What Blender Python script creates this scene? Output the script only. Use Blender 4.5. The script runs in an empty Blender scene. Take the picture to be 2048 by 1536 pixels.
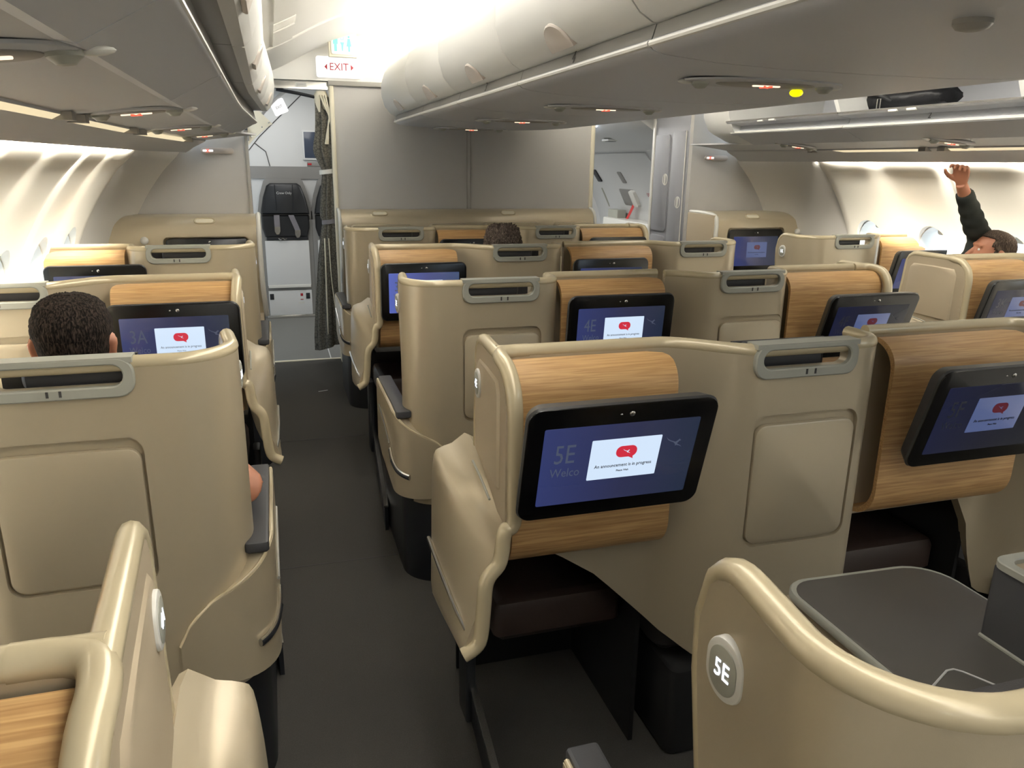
import bpy, bmesh, math, random
from mathutils import Vector, Matrix
random.seed(7)
SC = bpy.context.scene
COL = SC.collection
PI = math.pi

# ------------------------------------------------------------------ camera, world, lights, exposure
CAM_RIGHT = Vector((0.95700163, -0.2897719, 0.01342092))
CAM_DOWN = Vector((-0.0675679, -0.26766559, -0.9611398))
CAM_FWD = Vector((0.28210362, 0.91890553, -0.27573569))
cam_data = bpy.data.cameras.new('camera')
cam_data.sensor_fit = 'HORIZONTAL'
cam_data.sensor_width = 36.0
cam_data.lens = 1538.0 / 2048.0 * 36.0
cam_data.clip_start = 0.02
cam = bpy.data.objects.new('camera', cam_data)
COL.objects.link(cam)
rm = Matrix((CAM_RIGHT, -CAM_DOWN, -CAM_FWD)).transposed().to_4x4()
rm.translation = Vector((0, 0, 1.58))
cam.matrix_world = rm
SC.camera = cam
SC.view_settings.view_transform = 'Standard'
SC.view_settings.look = 'None'
SC.view_settings.gamma = 1.0
SC.view_settings.use_curve_mapping = False
SC.view_settings.exposure = 0.72

world = bpy.data.worlds.new('daylight')
SC.world = world
world.use_nodes = True
wn = world.node_tree.nodes
wn['Background'].inputs['Color'].default_value = (0.72, 0.86, 1.0, 1)
wn['Background'].inputs['Strength'].default_value = 2.4

MID = 1.47            # cabin centre line


def area(name, loc, size, size_y, power, color, direction):
    d = bpy.data.lights.new(name, 'AREA')
    d.shape = 'RECTANGLE'
    d.size = size
    d.size_y = size_y
    d.energy = power
    d.color = color
    o = bpy.data.objects.new(name, d)
    COL.objects.link(o)
    o.location = loc
    az = -Vector(direction).normalized()
    ay = Vector((0, 1, 0))
    ax = ay.cross(az).normalized()
    o.rotation_euler = Matrix((ax, ay, az)).transposed().to_euler()
    return o


WARM = (1.0, 0.95, 0.85)
NEUT = (1.0, 0.99, 0.98)
# cove lights lying on top of the bins, washing the ceiling
for sx in (-1, 1):
    area('ceiling_cove_light', (MID + sx * 0.30, 1.2, 2.34), 0.26, 9.4, 135, NEUT, (sx * 0.30, 0, 1))
    area('ceiling_cove_light', (MID + sx * 1.56, 0.9, 2.205), 0.06, 8.0, 60, NEUT, (-sx * 0.5, 0, 1))
# added fill lights over both aisles, out of view, brightening ledges and carpet
for x in (0.44, 2.50):
    area('aisle_fill_light', (x, 1.0, 2.385), 0.20, 6.0, 17, NEUT, (0, 0, -1))
# wash lights hidden behind the lower edge of the valance, shining down the side walls
for sx in (-1, 1):
    wl = area('sidewall_wash_light', (MID + sx * 2.13, 2.95, 1.668), 0.03, 3.5, 46, WARM, (sx * 1.2, 0, -1))
    wl.data.spread = math.radians(95)
# ceiling lamps of the aft cabin and of the forward door area
area('aft_ceiling_light', (MID, -2.2, 2.36), 3.0, 2.0, 14, NEUT, (0, 0, -1))
area('door_area_light', (0.0, 7.4, 2.26), 0.9, 1.2, 8, (1.0, 0.98, 0.95), (0, 0, -1))
area('door_area_light', (2.6, 7.8, 2.24), 0.5, 1.6, 30, (1.0, 0.99, 0.97), (0, 0, -1))

# ------------------------------------------------------------------ materials
MATS = {}


def srgb(r, g, b):
    f = lambda c: (c / 255 / 12.92) if c / 255 <= 0.04045 else ((c / 255 + 0.055) / 1.055) ** 2.4
    return (f(r), f(g), f(b), 1)


def mat(name, col, rough=0.5, metal=0.0, spec=0.5, coat=0.0, bump=None, noise=None):
    m = bpy.data.materials.new(name)
    m.use_nodes = True
    nt = m.node_tree
    b = nt.nodes['Principled BSDF']
    b.inputs['Base Color'].default_value = col
    b.inputs['Roughness'].default_value = rough
    b.inputs['Metallic'].default_value = metal
    b.inputs['Specular IOR Level'].default_value = spec
    b.inputs['Coat Weight'].default_value = coat
    tc = nt.nodes.new('ShaderNodeTexCoord')
    if noise:
        sc, amt = noise
        n = nt.nodes.new('ShaderNodeTexNoise')
        n.inputs['Scale'].default_value = sc
        n.inputs['Detail'].default_value = 4
        nt.links.new(tc.outputs['Object'], n.inputs['Vector'])
        mx = nt.nodes.new('ShaderNodeMix')
        mx.data_type = 'RGBA'
        mx.inputs[6].default_value = [c * (1 - amt) for c in col[:3]] + [1]
        mx.inputs[7].default_value = [min(1, c * (1 + amt)) for c in col[:3]] + [1]
        nt.links.new(n.outputs['Fac'], mx.inputs[0])
        nt.links.new(mx.outputs[2], b.inputs['Base Color'])
    if bump:
        sc, st = bump
        n2 = nt.nodes.new('ShaderNodeTexNoise')
        n2.inputs['Scale'].default_value = sc
        n2.inputs['Detail'].default_value = 2
        nt.links.new(tc.outputs['Object'], n2.inputs['Vector'])
        bp = nt.nodes.new('ShaderNodeBump')
        bp.inputs['Strength'].default_value = st
        bp.inputs['Distance'].default_value = 0.002
        nt.links.new(n2.outputs['Fac'], bp.inputs['Height'])
        nt.links.new(bp.outputs['Normal'], b.inputs['Normal'])
    MATS[name] = m
    return m


def emit(name, col, strength):
    m = bpy.data.materials.new(name)
    m.use_nodes = True
    b = m.node_tree.nodes['Principled BSDF']
    b.inputs['Base Color'].default_value = (0.02, 0.02, 0.02, 1)
    b.inputs['Emission Color'].default_value = col
    b.inputs['Emission Strength'].default_value = strength
    b.inputs['Roughness'].default_value = 0.3
    MATS[name] = m
    return m


CHAMP = mat('champagne_plastic', srgb(188, 175, 149), 0.31, 0.25, 0.5, bump=(900, 0.05))
CHAMPG = mat('champagne_gloss', srgb(198, 184, 152), 0.25, 0.12, 0.6)
CHAMPD = mat('champagne_dull', srgb(180, 165, 140), 0.5, 0.1, 0.4)
GREYT = mat('grey_trim', srgb(160, 160, 148), 0.42)
WHITET = mat('pale_trim', srgb(214, 212, 204), 0.35)
CHAR = mat('charcoal_plastic', srgb(62, 62, 64), 0.5, bump=(700, 0.1))
DARK = mat('dark_plastic', srgb(30, 32, 36), 0.45)
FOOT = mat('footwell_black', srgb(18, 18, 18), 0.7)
BLACKG = mat('black_glass', srgb(6, 6, 7), 0.2, 0.0, 0.5)
MONB = mat('monitor_grey', srgb(66, 65, 64), 0.42, 0.2)
LEATH = mat('brown_leather', srgb(54, 42, 36), 0.45, bump=(300, 0.3))
BLEATH = mat('black_leather', srgb(26, 27, 29), 0.45, bump=(120, 0.25))
FABRIC = mat('grey_seat_fabric', srgb(58, 56, 56), 0.85, bump=(600, 0.5))
CHROME = mat('chrome', srgb(200, 198, 192), 0.2, 0.9)
TABLE = mat('table_grey', srgb(86, 83, 78), 0.48, bump=(800, 0.08))
LINING = mat('cream_sidewall', srgb(240, 234, 220), 0.5)
LINGREY = mat('grey_lining', srgb(208, 204, 196), 0.55)
CEIL = mat('ceiling_white', srgb(226, 222, 212), 0.5)
BINW = mat('bin_door_white', srgb(212, 211, 206), 0.42)
BING = mat('bin_grey', srgb(196, 197, 200), 0.45)
BINBAND = mat('bin_band_grey', srgb(134, 132, 128), 0.5)
BINLATCH = mat('latch_taupe', srgb(186, 176, 166), 0.4)
PSU = mat('service_panel_grey', srgb(190, 190, 190), 0.5)
PSUD = mat('service_panel_dark', srgb(150, 146, 138), 0.45)
BULK = mat('bulkhead_grey', srgb(180, 177, 172), 0.6, bump=(500, 0.1))
LOCK = mat('locker_grey', srgb(150, 151, 156), 0.5, 0.1)
LAMIN = mat('door_lining', srgb(206, 206, 204), 0.5)
VINYL = mat('entry_floor_vinyl', srgb(104, 104, 100), 0.6, noise=(60, 0.06))
CARPET = mat('charcoal_carpet', srgb(76, 74, 70), 0.95, 0, 0.1, bump=(420, 0.9), noise=(260, 0.22))
BAGM = mat('black_nylon', srgb(20, 20, 22), 0.5, bump=(90, 0.6))
SKIN = mat('skin', srgb(178, 120, 92), 0.5, bump=(200, 0.1))
SHIRT = mat('dark_green_cloth', srgb(38, 42, 38), 0.9, bump=(60, 0.4))
NAVY = mat('navy_cloth', srgb(32, 38, 56), 0.9, bump=(60, 0.4))
GREYCL = mat('grey_cloth', srgb(88, 86, 86), 0.9, bump=(60, 0.4))
BELT = mat('grey_webbing', srgb(122, 118, 122), 0.7)
REDT = mat('red_tape', srgb(206, 62, 60), 0.6)
REDP = mat('red_print', srgb(170, 30, 40), 0.5)
DARKP = mat('dark_print', srgb(70, 68, 70), 0.5)
PALEP = mat('pale_print', srgb(200, 200, 198), 0.5)
CREAMC = mat('cream_metal', srgb(216, 208, 186), 0.5)
SEAM = mat('seam_dark', srgb(60, 58, 56), 0.7)
BONE = mat('bone_trim', srgb(216, 208, 184), 0.45)


def wood_mat():
    m = mat('oak_veneer', srgb(190, 142, 88), 0.42)
    nt = m.node_tree
    b = nt.nodes['Principled BSDF']
    tc = [n for n in nt.nodes if n.type == 'TEX_COORD'][0]
    mp = nt.nodes.new('ShaderNodeMapping')
    mp.inputs['Scale'].default_value = (2.2, 60, 60)
    n = nt.nodes.new('ShaderNodeTexNoise')
    n.inputs['Scale'].default_value = 3.0
    n.inputs['Detail'].default_value = 6
    n.inputs['Distortion'].default_value = 0.6
    cr = nt.nodes.new('ShaderNodeValToRGB')
    cr.color_ramp.elements[0].position = 0.30
    cr.color_ramp.elements[0].color = srgb(168, 126, 78)
    cr.color_ramp.elements[1].position = 0.68
    cr.color_ramp.elements[1].color = srgb(208, 168, 114)
    nt.links.new(tc.outputs['Object'], mp.inputs['Vector'])
    nt.links.new(mp.outputs['Vector'], n.inputs['Vector'])
    nt.links.new(n.outputs['Fac'], cr.inputs['Fac'])
    nt.links.new(cr.outputs['Color'], b.inputs['Base Color'])
    return m


WOOD = wood_mat()


def hair_mat(name, c1, c2):
    m = mat(name, c1, 0.9, 0, 0.15, bump=(260, 1.0))
    nt = m.node_tree
    b = nt.nodes['Principled BSDF']
    tc = [n for n in nt.nodes if n.type == 'TEX_COORD'][0]
    mp = nt.nodes.new('ShaderNodeMapping')
    mp.inputs['Scale'].default_value = (260, 260, 50)
    n = nt.nodes.new('ShaderNodeTexNoise')
    n.inputs['Scale'].default_value = 1.0
    n.inputs['Detail'].default_value = 3
    cr = nt.nodes.new('ShaderNodeValToRGB')
    cr.color_ramp.elements[0].position = 0.42
    cr.color_ramp.elements[0].color = c1
    cr.color_ramp.elements[1].position = 0.75
    cr.color_ramp.elements[1].color = c2
    nt.links.new(tc.outputs['Object'], mp.inputs['Vector'])
    nt.links.new(mp.outputs['Vector'], n.inputs['Vector'])
    nt.links.new(n.outputs['Fac'], cr.inputs['Fac'])
    nt.links.new(cr.outputs['Color'], b.inputs['Base Color'])
    return m


HAIR1 = hair_mat('brown_hair', srgb(16, 12, 9), srgb(74, 62, 54))
HAIR2 = hair_mat('grey_brown_hair', srgb(60, 50, 44), srgb(140, 126, 114))
HAIR3 = hair_mat('grey_hair', srgb(58, 48, 42), srgb(112, 98, 86))


def curtain_mat():
    m = mat('patterned_curtain', srgb(80, 78, 72), 0.9)
    nt = m.node_tree
    b = nt.nodes['Principled BSDF']
    tc = [n for n in nt.nodes if n.type == 'TEX_COORD'][0]
    v = nt.nodes.new('ShaderNodeTexVoronoi')
    v.feature = 'DISTANCE_TO_EDGE'
    v.inputs['Scale'].default_value = 42
    cr = nt.nodes.new('ShaderNodeValToRGB')
    cr.color_ramp.elements[0].position = 0.03
    cr.color_ramp.elements[0].color = srgb(66, 64, 58)
    cr.color_ramp.elements[1].position = 0.09
    cr.color_ramp.elements[1].color = srgb(104, 100, 90)
    nt.links.new(tc.outputs['Object'], v.inputs['Vector'])
    nt.links.new(v.outputs['Distance'], cr.inputs['Fac'])
    nt.links.new(cr.outputs['Color'], b.inputs['Base Color'])
    return m


CURT = curtain_mat()


def glass_mat():
    m = bpy.data.materials.new('window_glass')
    m.use_nodes = True
    nt = m.node_tree
    out = nt.nodes['Material Output']
    tr = nt.nodes.new('ShaderNodeBsdfTransparent')
    gl = nt.nodes.new('ShaderNodeBsdfGlossy')
    gl.inputs['Roughness'].default_value = 0.03
    mxv = 0.06
    mx = nt.nodes.new('ShaderNodeMixShader')
    mx.inputs['Fac'].default_value = mxv
    nt.links.new(tr.outputs['BSDF'], mx.inputs[1])
    nt.links.new(gl.outputs['BSDF'], mx.inputs[2])
    nt.links.new(mx.outputs['Shader'], out.inputs['Surface'])
    return m


GLASS = glass_mat()
LED = emit('badge_lit', (0.85, 0.9, 1.0, 1), 1.1)
STRIPL = emit('reading_strip_lit', (1.0, 0.83, 0.52, 1), 0.52)
SIGNW = emit('sign_lit_white', (1.0, 0.98, 0.95, 1), 0.78)
NOSMOKE = emit('no_smoking_lit', (1.0, 0.72, 0.50, 1), 1.0)
NOSMOKER = emit('no_smoking_red', (1.0, 0.10, 0.05, 1), 0.9)
CYAN = emit('lavatory_lit', (0.35, 1.0, 0.85, 1), 0.6)
YELLOW = emit('call_light_yellow', (0.95, 0.85, 0.0, 1), 0.75)
LAVP = emit('lavatory_plate', (0.95, 0.92, 0.80, 1), 0.3)
BLUEL = emit('blue_white_lamp', (0.75, 0.85, 1.0, 1), 3.0)


def screen_mat(name, bright):
    m = emit(name, (0.1, 0.12, 0.3, 1), bright)
    nt = m.node_tree
    b = nt.nodes['Principled BSDF']
    b.inputs['Roughness'].default_value = 0.12
    tc = nt.nodes.new('ShaderNodeTexCoord')
    sp = nt.nodes.new('ShaderNodeSeparateXYZ')
    mr = nt.nodes.new('ShaderNodeMapRange')
    mr.inputs['From Min'].default_value = -0.19
    mr.inputs['From Max'].default_value = 0.19
    cr = nt.nodes.new('ShaderNodeValToRGB')
    cr.color_ramp.elements[0].color = srgb(68, 80, 146)
    cr.color_ramp.elements[1].color = srgb(44, 58, 84)
    e = cr.color_ramp.elements.new(0.55)
    e.color = srgb(60, 64, 104)
    nt.links.new(tc.outputs['Object'], sp.inputs['Vector'])
    nt.links.new(sp.outputs['X'], mr.inputs['Value'])
    nt.links.new(mr.outputs['Result'], cr.inputs['Fac'])
    nt.links.new(cr.outputs['Color'], b.inputs['Emission Color'])
    return m


# ------------------------------------------------------------------ mesh helpers
class MB:
    def __init__(self, T=None):
        self.v = []
        self.f = []
        self.T = T

    def add(self, p):
        self.v.append(tuple(self.T(*p)) if self.T else tuple(p))
        return len(self.v) - 1

    def ring(self, pts):
        return [self.add(p) for p in pts]

    def face(self, idx):
        self.f.append(tuple(idx))

    def bridge(self, a, b, closed=True):
        n = len(a)
        for i in range(n if closed else n - 1):
            j = (i + 1) % n
            self.f.append((a[i], a[j], b[j], b[i]))

    def loft(self, rings, closed=True, caps=True):
        R = [self.ring(r) for r in rings]
        for a, b in zip(R, R[1:]):
            self.bridge(a, b, closed)
        if caps and closed:
            self.face(R[0][::-1])
            self.face(R[-1])
        return R

    def box(self, x0, x1, y0, y1, z0, z1):
        self.loft([[(x0, y0, z0), (x1, y0, z0), (x1, y1, z0), (x0, y1, z0)],
                   [(x0, y0, z1), (x1, y0, z1), (x1, y1, z1), (x0, y1, z1)]])

    def rbox(self, x0, x1, y0, y1, z0, z1, r, b=0.006, n=5):
        """box with rounded vertical edges and a bevelled top and bottom"""
        cx, cy = (x0 + x1) / 2, (y0 + y1) / 2
        rings = []
        for z, s in ((z0, b), (z0 + b, 0), (z1 - b, 0), (z1 - b * 0.3, b * 0.3), (z1, b)):
            o = rr(x1 - x0 - 2 * s, y1 - y0 - 2 * s, max(r - s, 0.001), n)
            rings.append([(cx + a, cy + c, z) for a, c in o])
        self.loft(rings)

    def tube(self, pts, r, n=8, closed=False, caps=True, flat=None, up=None):
        P = [Vector(p) for p in pts]
        m = len(P)
        tang = []
        for i in range(m):
            a = P[i - 1] if (i > 0 or closed) else P[i]
            b = P[(i + 1) % m] if (i < m - 1 or closed) else P[i]
            t = (b - a)
            tang.append(t.normalized() if t.length > 1e-9 else Vector((0, 0, 1)))
        ref = Vector(up) if up else (Vector((0, 0, 1)) if abs(tang[0].z) < 0.9 else Vector((1, 0, 0)))
        nrm = (ref - tang[0] * ref.dot(tang[0])).normalized()
        rings = []
        for i in range(m):
            t = tang[i]
            nrm = nrm - t * nrm.dot(t)
            nrm = nrm.normalized() if nrm.length > 1e-6 else Vector((1, 0, 0))
            bi = t.cross(nrm)
            rad = r[i] if isinstance(r, (list, tuple)) else r
            f = flat if flat else 1.0
            rings.append([tuple(P[i] + nrm * math.cos(2 * PI * k / n) * rad + bi * math.sin(2 * PI * k / n) * rad * f)
                          for k in range(n)])
        R = [self.ring(q) for q in rings]
        for a, b in zip(R, R[1:]):
            self.bridge(a, b)
        if closed:
            self.bridge(R[-1], R[0])
        elif caps:
            self.face(R[0][::-1])
            self.face(R[-1])

    def plate(self, o, ex, ey, w, h, r, t, b=0.002, n=5):
        """rounded-rectangle plate: centre o, axes ex, ey; thickness t towards ex x ey"""
        o, ex, ey = Vector(o), Vector(ex).normalized(), Vector(ey).normalized()
        en = ex.cross(ey)
        rings = []
        for d, s in ((0, 0), (t - b, 0), (t - b * 0.3, b * 0.3), (t, b)):
            rings.append([tuple(o + ex * a + ey * c + en * d) for a, c in rr(w - 2 * s, h - 2 * s, max(r - s, 1e-4), n)])
        self.loft(rings)

    def frame(self, o, ex, ey, w, h, r, w2, h2, r2, t, off=(0, 0), b=0.002, n=6):
        """plate with a rounded opening (w2,h2,r2) shifted by off"""
        o, ex, ey = Vector(o), Vector(ex).normalized(), Vector(ey).normalized()
        en = ex.cross(ey)
        O = rr(w, h, r, n)
        Ob = rr(w - 2 * b, h - 2 * b, max(r - b, 1e-4), n)
        I = [(a + off[0], c + off[1]) for a, c in rr(w2, h2, r2, n)]
        Ib = [(a + off[0], c + off[1]) for a, c in rr(w2 + 2 * b, h2 + 2 * b, r2 + b, n)]
        P = lambda q, d: [tuple(o + ex * a + ey * c + en * d) for a, c in q]
        rs = [self.ring(P(O, 0)), self.ring(P(O, t - b)), self.ring(P(Ob, t)), self.ring(P(Ib, t)),
              self.ring(P(I, t - b)), self.ring(P(I, 0))]
        for a, c in zip(rs, rs[1:]):
            self.bridge(a, c)
        self.bridge(rs[-1], rs[0])

    def poly(self, pts, thick, en):
        """flat polygon pts (3-D) extruded by thick along en"""
        en = Vector(en).normalized() * thick
        a = self.ring(pts)
        b = self.ring([tuple(Vector(p) + en) for p in pts])
        self.bridge(a, b)
        self.face(a[::-1])
        self.face(b)

    def ball(self, c, rx, ry, rz, nu=16, nv=10):
        R = []
        for j in range(1, nv):
            th = PI * j / nv
            R.append(self.ring([(c[0] + rx * math.sin(th) * math.cos(2 * PI * i / nu),
                                 c[1] + ry * math.sin(th) * math.sin(2 * PI * i / nu),
                                 c[2] + rz * math.cos(th)) for i in range(nu)]))
        for a, b in zip(R, R[1:]):
            self.bridge(a, b)
        t = self.add((c[0], c[1], c[2] + rz))
        d = self.add((c[0], c[1], c[2] - rz))
        for i in range(nu):
            j = (i + 1) % nu
            self.face((t, R[0][i], R[0][j]))
            self.face((d, R[-1][j], R[-1][i]))

    def mesh(self, name, ang=38):
        me = bpy.data.meshes.new(name)
        me.from_pydata(self.v, [], self.f)
        bm = bmesh.new()
        bm.from_mesh(me)
        bmesh.ops.remove_doubles(bm, verts=bm.verts, dist=1e-6)
        bmesh.ops.recalc_face_normals(bm, faces=bm.faces)
        bm.to_mesh(me)
        bm.free()
        smooth(me, ang)
        return me


def smooth(me, ang=38):
    me.shade_smooth()
    me.set_sharp_from_angle(angle=math.radians(ang))


def rr(w, h, r, n=5):
    r = min(r, w / 2 - 1e-5, h / 2 - 1e-5)
    out = []
    for cx, cy, a0 in ((w / 2 - r, h / 2 - r, 0), (-w / 2 + r, h / 2 - r, 90), (-w / 2 + r, -h / 2 + r, 180), (w / 2 - r, -h / 2 + r, 270)):
        for k in range(n + 1):
            a = math.radians(a0 + 90 * k / n)
            out.append((cx + r * math.cos(a), cy + r * math.sin(a)))
    return out


def catmull(pts, n=6):
    P = [Vector(p) for p in pts]
    out = []
    for i in range(len(P) - 1):
        p0 = P[max(i - 1, 0)]
        p1, p2 = P[i], P[i + 1]
        p3 = P[min(i + 2, len(P) - 1)]
        for k in range(n):
            t = k / n
            out.append(0.5 * ((2 * p1) + (p2 - p0) * t + (2 * p0 - 5 * p1 + 4 * p2 - p3) * t * t + (3 * p1 - p0 - 3 * p2 + p3) * t ** 3))
    out.append(P[-1])
    return [tuple(q) for q in out]


def lerp(a, b, t):
    return a + (b - a) * t


def interp(x, xs, ys):
    if x <= xs[0]:
        return ys[0]
    for i in range(len(xs) - 1):
        if x <= xs[i + 1]:
            return lerp(ys[i], ys[i + 1], (x - xs[i]) / (xs[i + 1] - xs[i]))
    return ys[-1]


def sstep(t):
    t = max(0, min(1, t))
    return t * t * (3 - 2 * t)


def link(name, me, m=None, parent=None):
    o = bpy.data.objects.new(name, me)
    COL.objects.link(o)
    if m is not None:
        me.materials.clear()
        me.materials.append(m)
    if parent is not None:
        o.parent = parent
    return o


def put(name, mb, m, parent=None, ang=38):
    return link(name, mb.mesh(name, ang), m, parent)


def tag(o, label=None, cat=None, group=None, kind=None):
    if label:
        o['label'] = label
    if cat:
        o['category'] = cat
    if group:
        o['group'] = group
    if kind:
        o['kind'] = kind
    return o


def thing(name, label, cat, loc=(0, 0, 0), group=None, rotz=0):
    o = bpy.data.objects.new(name, None)
    o.empty_display_size = 0.1
    COL.objects.link(o)
    o.location = loc
    o.rotation_euler = (0, 0, rotz)
    return tag(o, label, cat, group)


def kids(o):
    return [c for c in bpy.data.objects if c.parent == o]


def copy_tree(o, loc, label, group=None, name=None):
    r = o.copy()
    COL.objects.link(r)
    r.location = loc
    r['label'] = label
    if group:
        r['group'] = group
    for ch in kids(o):
        c = ch.copy()
        COL.objects.link(c)
        c.parent = r
        for g in kids(ch):
            d = g.copy()
            COL.objects.link(d)
            d.parent = c
    return r


def struct(name, mb, m, ang=38):
    o = put(name, mb, m, None, ang)
    o['kind'] = 'structure'
    return o


def cut(me, cutters):
    """boolean difference of a mesh by a list of cutter meshes"""
    o = bpy.data.objects.new('cutting', me)
    COL.objects.link(o)
    tmp = []
    for c in cutters:
        co = bpy.data.objects.new('cutter', c)
        COL.objects.link(co)
        tmp.append(co)
        md = o.modifiers.new('cut', 'BOOLEAN')
        md.operation = 'DIFFERENCE'
        md.solver = 'EXACT'
        md.object = co
    dg = bpy.context.evaluated_depsgraph_get()
    dg.update()
    res = bpy.data.meshes.new_from_object(o.evaluated_get(dg))
    bpy.data.objects.remove(o)
    for t in tmp:
        bpy.data.objects.remove(t)
    smooth(res)
    return res


_tcache = {}


def text_mesh(s, size, align='CENTER', extr=0.0004, shear=0.0, space=1.0):
    cu = bpy.data.curves.new('lettering', 'FONT')
    cu.body = s
    cu.size = size
    cu.align_x = align
    cu.align_y = 'CENTER'
    cu.extrude = extr
    cu.resolution_u = 2
    cu.shear = shear
    cu.space_character = space
    o = bpy.data.objects.new('lettering', cu)
    COL.objects.link(o)
    dg = bpy.context.evaluated_depsgraph_get()
    dg.update()
    me = bpy.data.meshes.new_from_object(o.evaluated_get(dg))
    bpy.data.objects.remove(o)
    me.name = 'lettering'
    return me


def text(name, s, size, m, parent, o, ex, ey, sx=1.0, align='CENTER', extr=0.0004):
    """lettering laid at o, reading along ex with ey up (coordinates of the parent)"""
    me = text_mesh(s, size, align, extr)
    ex, ey = Vector(ex).normalized(), Vector(ey).normalized()
    en = ex.cross(ey)
    M = Matrix((ex * sx, ey, en)).transposed().to_4x4()
    M.translation = Vector(o)
    me.transform(M)
    return link(name, me, m, parent)

# ------------------------------------------------------------------ the setting: hull
Y_AFT, Y_PART = -4.0, 5.45
PROFILE = [(2.30, 0.0), (2.44, 0.18), (2.54, 0.42), (2.59, 0.70), (2.575, 0.95), (2.52, 1.15), (2.43, 1.33), (2.31, 1.50), (2.20, 1.62), (2.20, 1.70)]


def taper(y):
    return 0.0 if y < 4.5 else 0.19 * ((y - 4.5) / 0.95) ** 1.4


def wall_ring(sx, y, off=0.0, prof=PROFILE):
    return [(MID + sx * (r - taper(y) - off), y, z) for r, z in prof]


PROF_F = [(a, b) for a, _, b in catmull([(r, 0, z) for r, z in PROFILE], 4)]


def wall_lining(name, sx):
    mb = MB()
    ys = [Y_AFT + 0.25 * i for i in range(35)] + [4.75, 5.0, 5.2, Y_PART]
    rings = []
    for y in ys:
        a = wall_ring(sx, y, 0, PROF_F)
        b = [(x + sx * 0.05, yy, z) for x, yy, z in a][::-1]
        rings.append(a + b)
    mb.loft(rings)
    return mb


WIN_Y = [4.47, 3.92, 3.37, 2.82, 2.27, 1.72, 1.17, 0.62]
WIN_Z = 1.07


def win_cutter(sx, y, grow=0.0):
    mb = MB()
    rings = []
    for x, s in ((2.30, 1.0 + grow), (2.80, 1.0 + grow)):
        rings.append([(MID + sx * x, y + a * s, WIN_Z + b * s) for a, b in rr(0.235, 0.335, 0.115, 6)])
    mb.loft(rings)
    return mb.mesh('cutter')


for side, sx in (('left', -1), ('right', 1)):
    me = wall_lining('wall_' + side, sx).mesh('wall_' + side)
    me = cut(me, [win_cutter(sx, y, 0.10) for y in WIN_Y])
    o = link('wall_' + side, me, LINGREY)
    o['kind'] = 'structure'

# cream window panels standing proud of the lining, two windows to a panel
PANEL_EDGES = [4.72, 3.66, 2.56, 1.46, 0.36]


def sidewall_panel(sx, y1, y0):
    mb = MB()
    prof = [p for p in PROF_F if 0.60 <= p[1] <= 1.625]
    ys = [y0 + 0.012 + (y1 - y0 - 0.024) * i / 26 for i in range(27)]
    rings = []
    for y in ys:
        t = (y - y0) / (y1 - y0)
        edge = min(t, 1 - t) * (y1 - y0)
        lift = 0.030 * sstep(edge / 0.06) - 0.014 * math.exp(-((t - 0.5) / 0.06) ** 2) + 0.004
        a, b = [], []
        for r, z in prof:
            yy = y
            a.append((MID + sx * (r - taper(y) - lift), yy, z))
            b.append((MID + sx * (r - taper(y) - 0.001), yy, z))
        rings.append(a + b[::-1])
    mb.loft(rings)
    return mb.mesh('sidewall_panel', 50)


wk = 1
for side, sx in (('left', -1), ('right', 1)):
    for k, (y1, y0) in enumerate(zip(PANEL_EDGES, PANEL_EDGES[1:])):
        me = sidewall_panel(sx, y1, y0)
        me = cut(me, [win_cutter(sx, y) for y in WIN_Y if y0 < y < y1])
        o = link('trim_%d' % wk, me, LINING)
        o['kind'] = 'structure'
        wk += 1
n = 1
for sx in (-1, 1):
    for y in WIN_Y:
        mb = MB()
        a = [(MID + sx * 2.50, y + p, WIN_Z + q) for p, q in rr(0.225, 0.325, 0.11, 6)]
        b = [(MID + sx * 2.61, y + p, WIN_Z + q) for p, q in rr(0.215, 0.315, 0.105, 6)]
        c = [(MID + sx * 2.61, y + p, WIN_Z + q) for p, q in rr(0.27, 0.36, 0.12, 6)]
        d = [(MID + sx * 2.50, y + p, WIN_Z + q) for p, q in rr(0.238, 0.338, 0.115, 6)]
        R = [mb.ring(q) for q in (a, b, c, d)]
        for p, q in zip(R, R[1:] + R[:1]):
            mb.bridge(p, q)
        w = struct('window_%d' % n, mb, WHITET)
        g = MB()
        g.loft([[(MID + sx * xx, y + p, WIN_Z + q) for p, q in rr(0.25, 0.35, 0.11, 6)] for xx in (2.600, 2.604)])
        put('pane', g, GLASS, w)
        g = MB()
        hz = WIN_Z + 0.135
        g.loft([[(MID + sx * xx, y + p, hz + q) for p, q in rr(0.14, 0.055, 0.02, 4)] for xx in (2.588, 2.596)])
        put('shade', g, WHITET, w)
        n += 1

# floor: carpet in the cabin, vinyl forward of the metal threshold
mb = MB()
mb.box(MID - 2.6, MID + 2.6, Y_AFT, 6.34, -0.05, 0.0)
struct('floor', mb, CARPET)
mb = MB()
mb.box(MID - 2.3, MID + 2.3, 6.37, 10.0, -0.05, 0.0)
struct('floor_entry', mb, VINYL)
mb = MB()
mb.box(MID - 2.3, MID + 2.3, 6.34, 6.37, -0.05, 0.006)
struct('trim_20', mb, BONE)
mb = MB()
mb.box(-0.10, 0.44, 2.905, 2.911, 0.0, 0.0015)
struct('trim_21', mb, SEAM)
mb = MB()
mb.box(-0.10, 0.44, 4.42, 4.426, 0.0, 0.0015)
struct('trim_22', mb, SEAM)
mb = MB()
mb.box(0.375, 0.383, 6.37, 6.9, 0.0, 0.002)
struct('trim_23', mb, PALEP)

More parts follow.
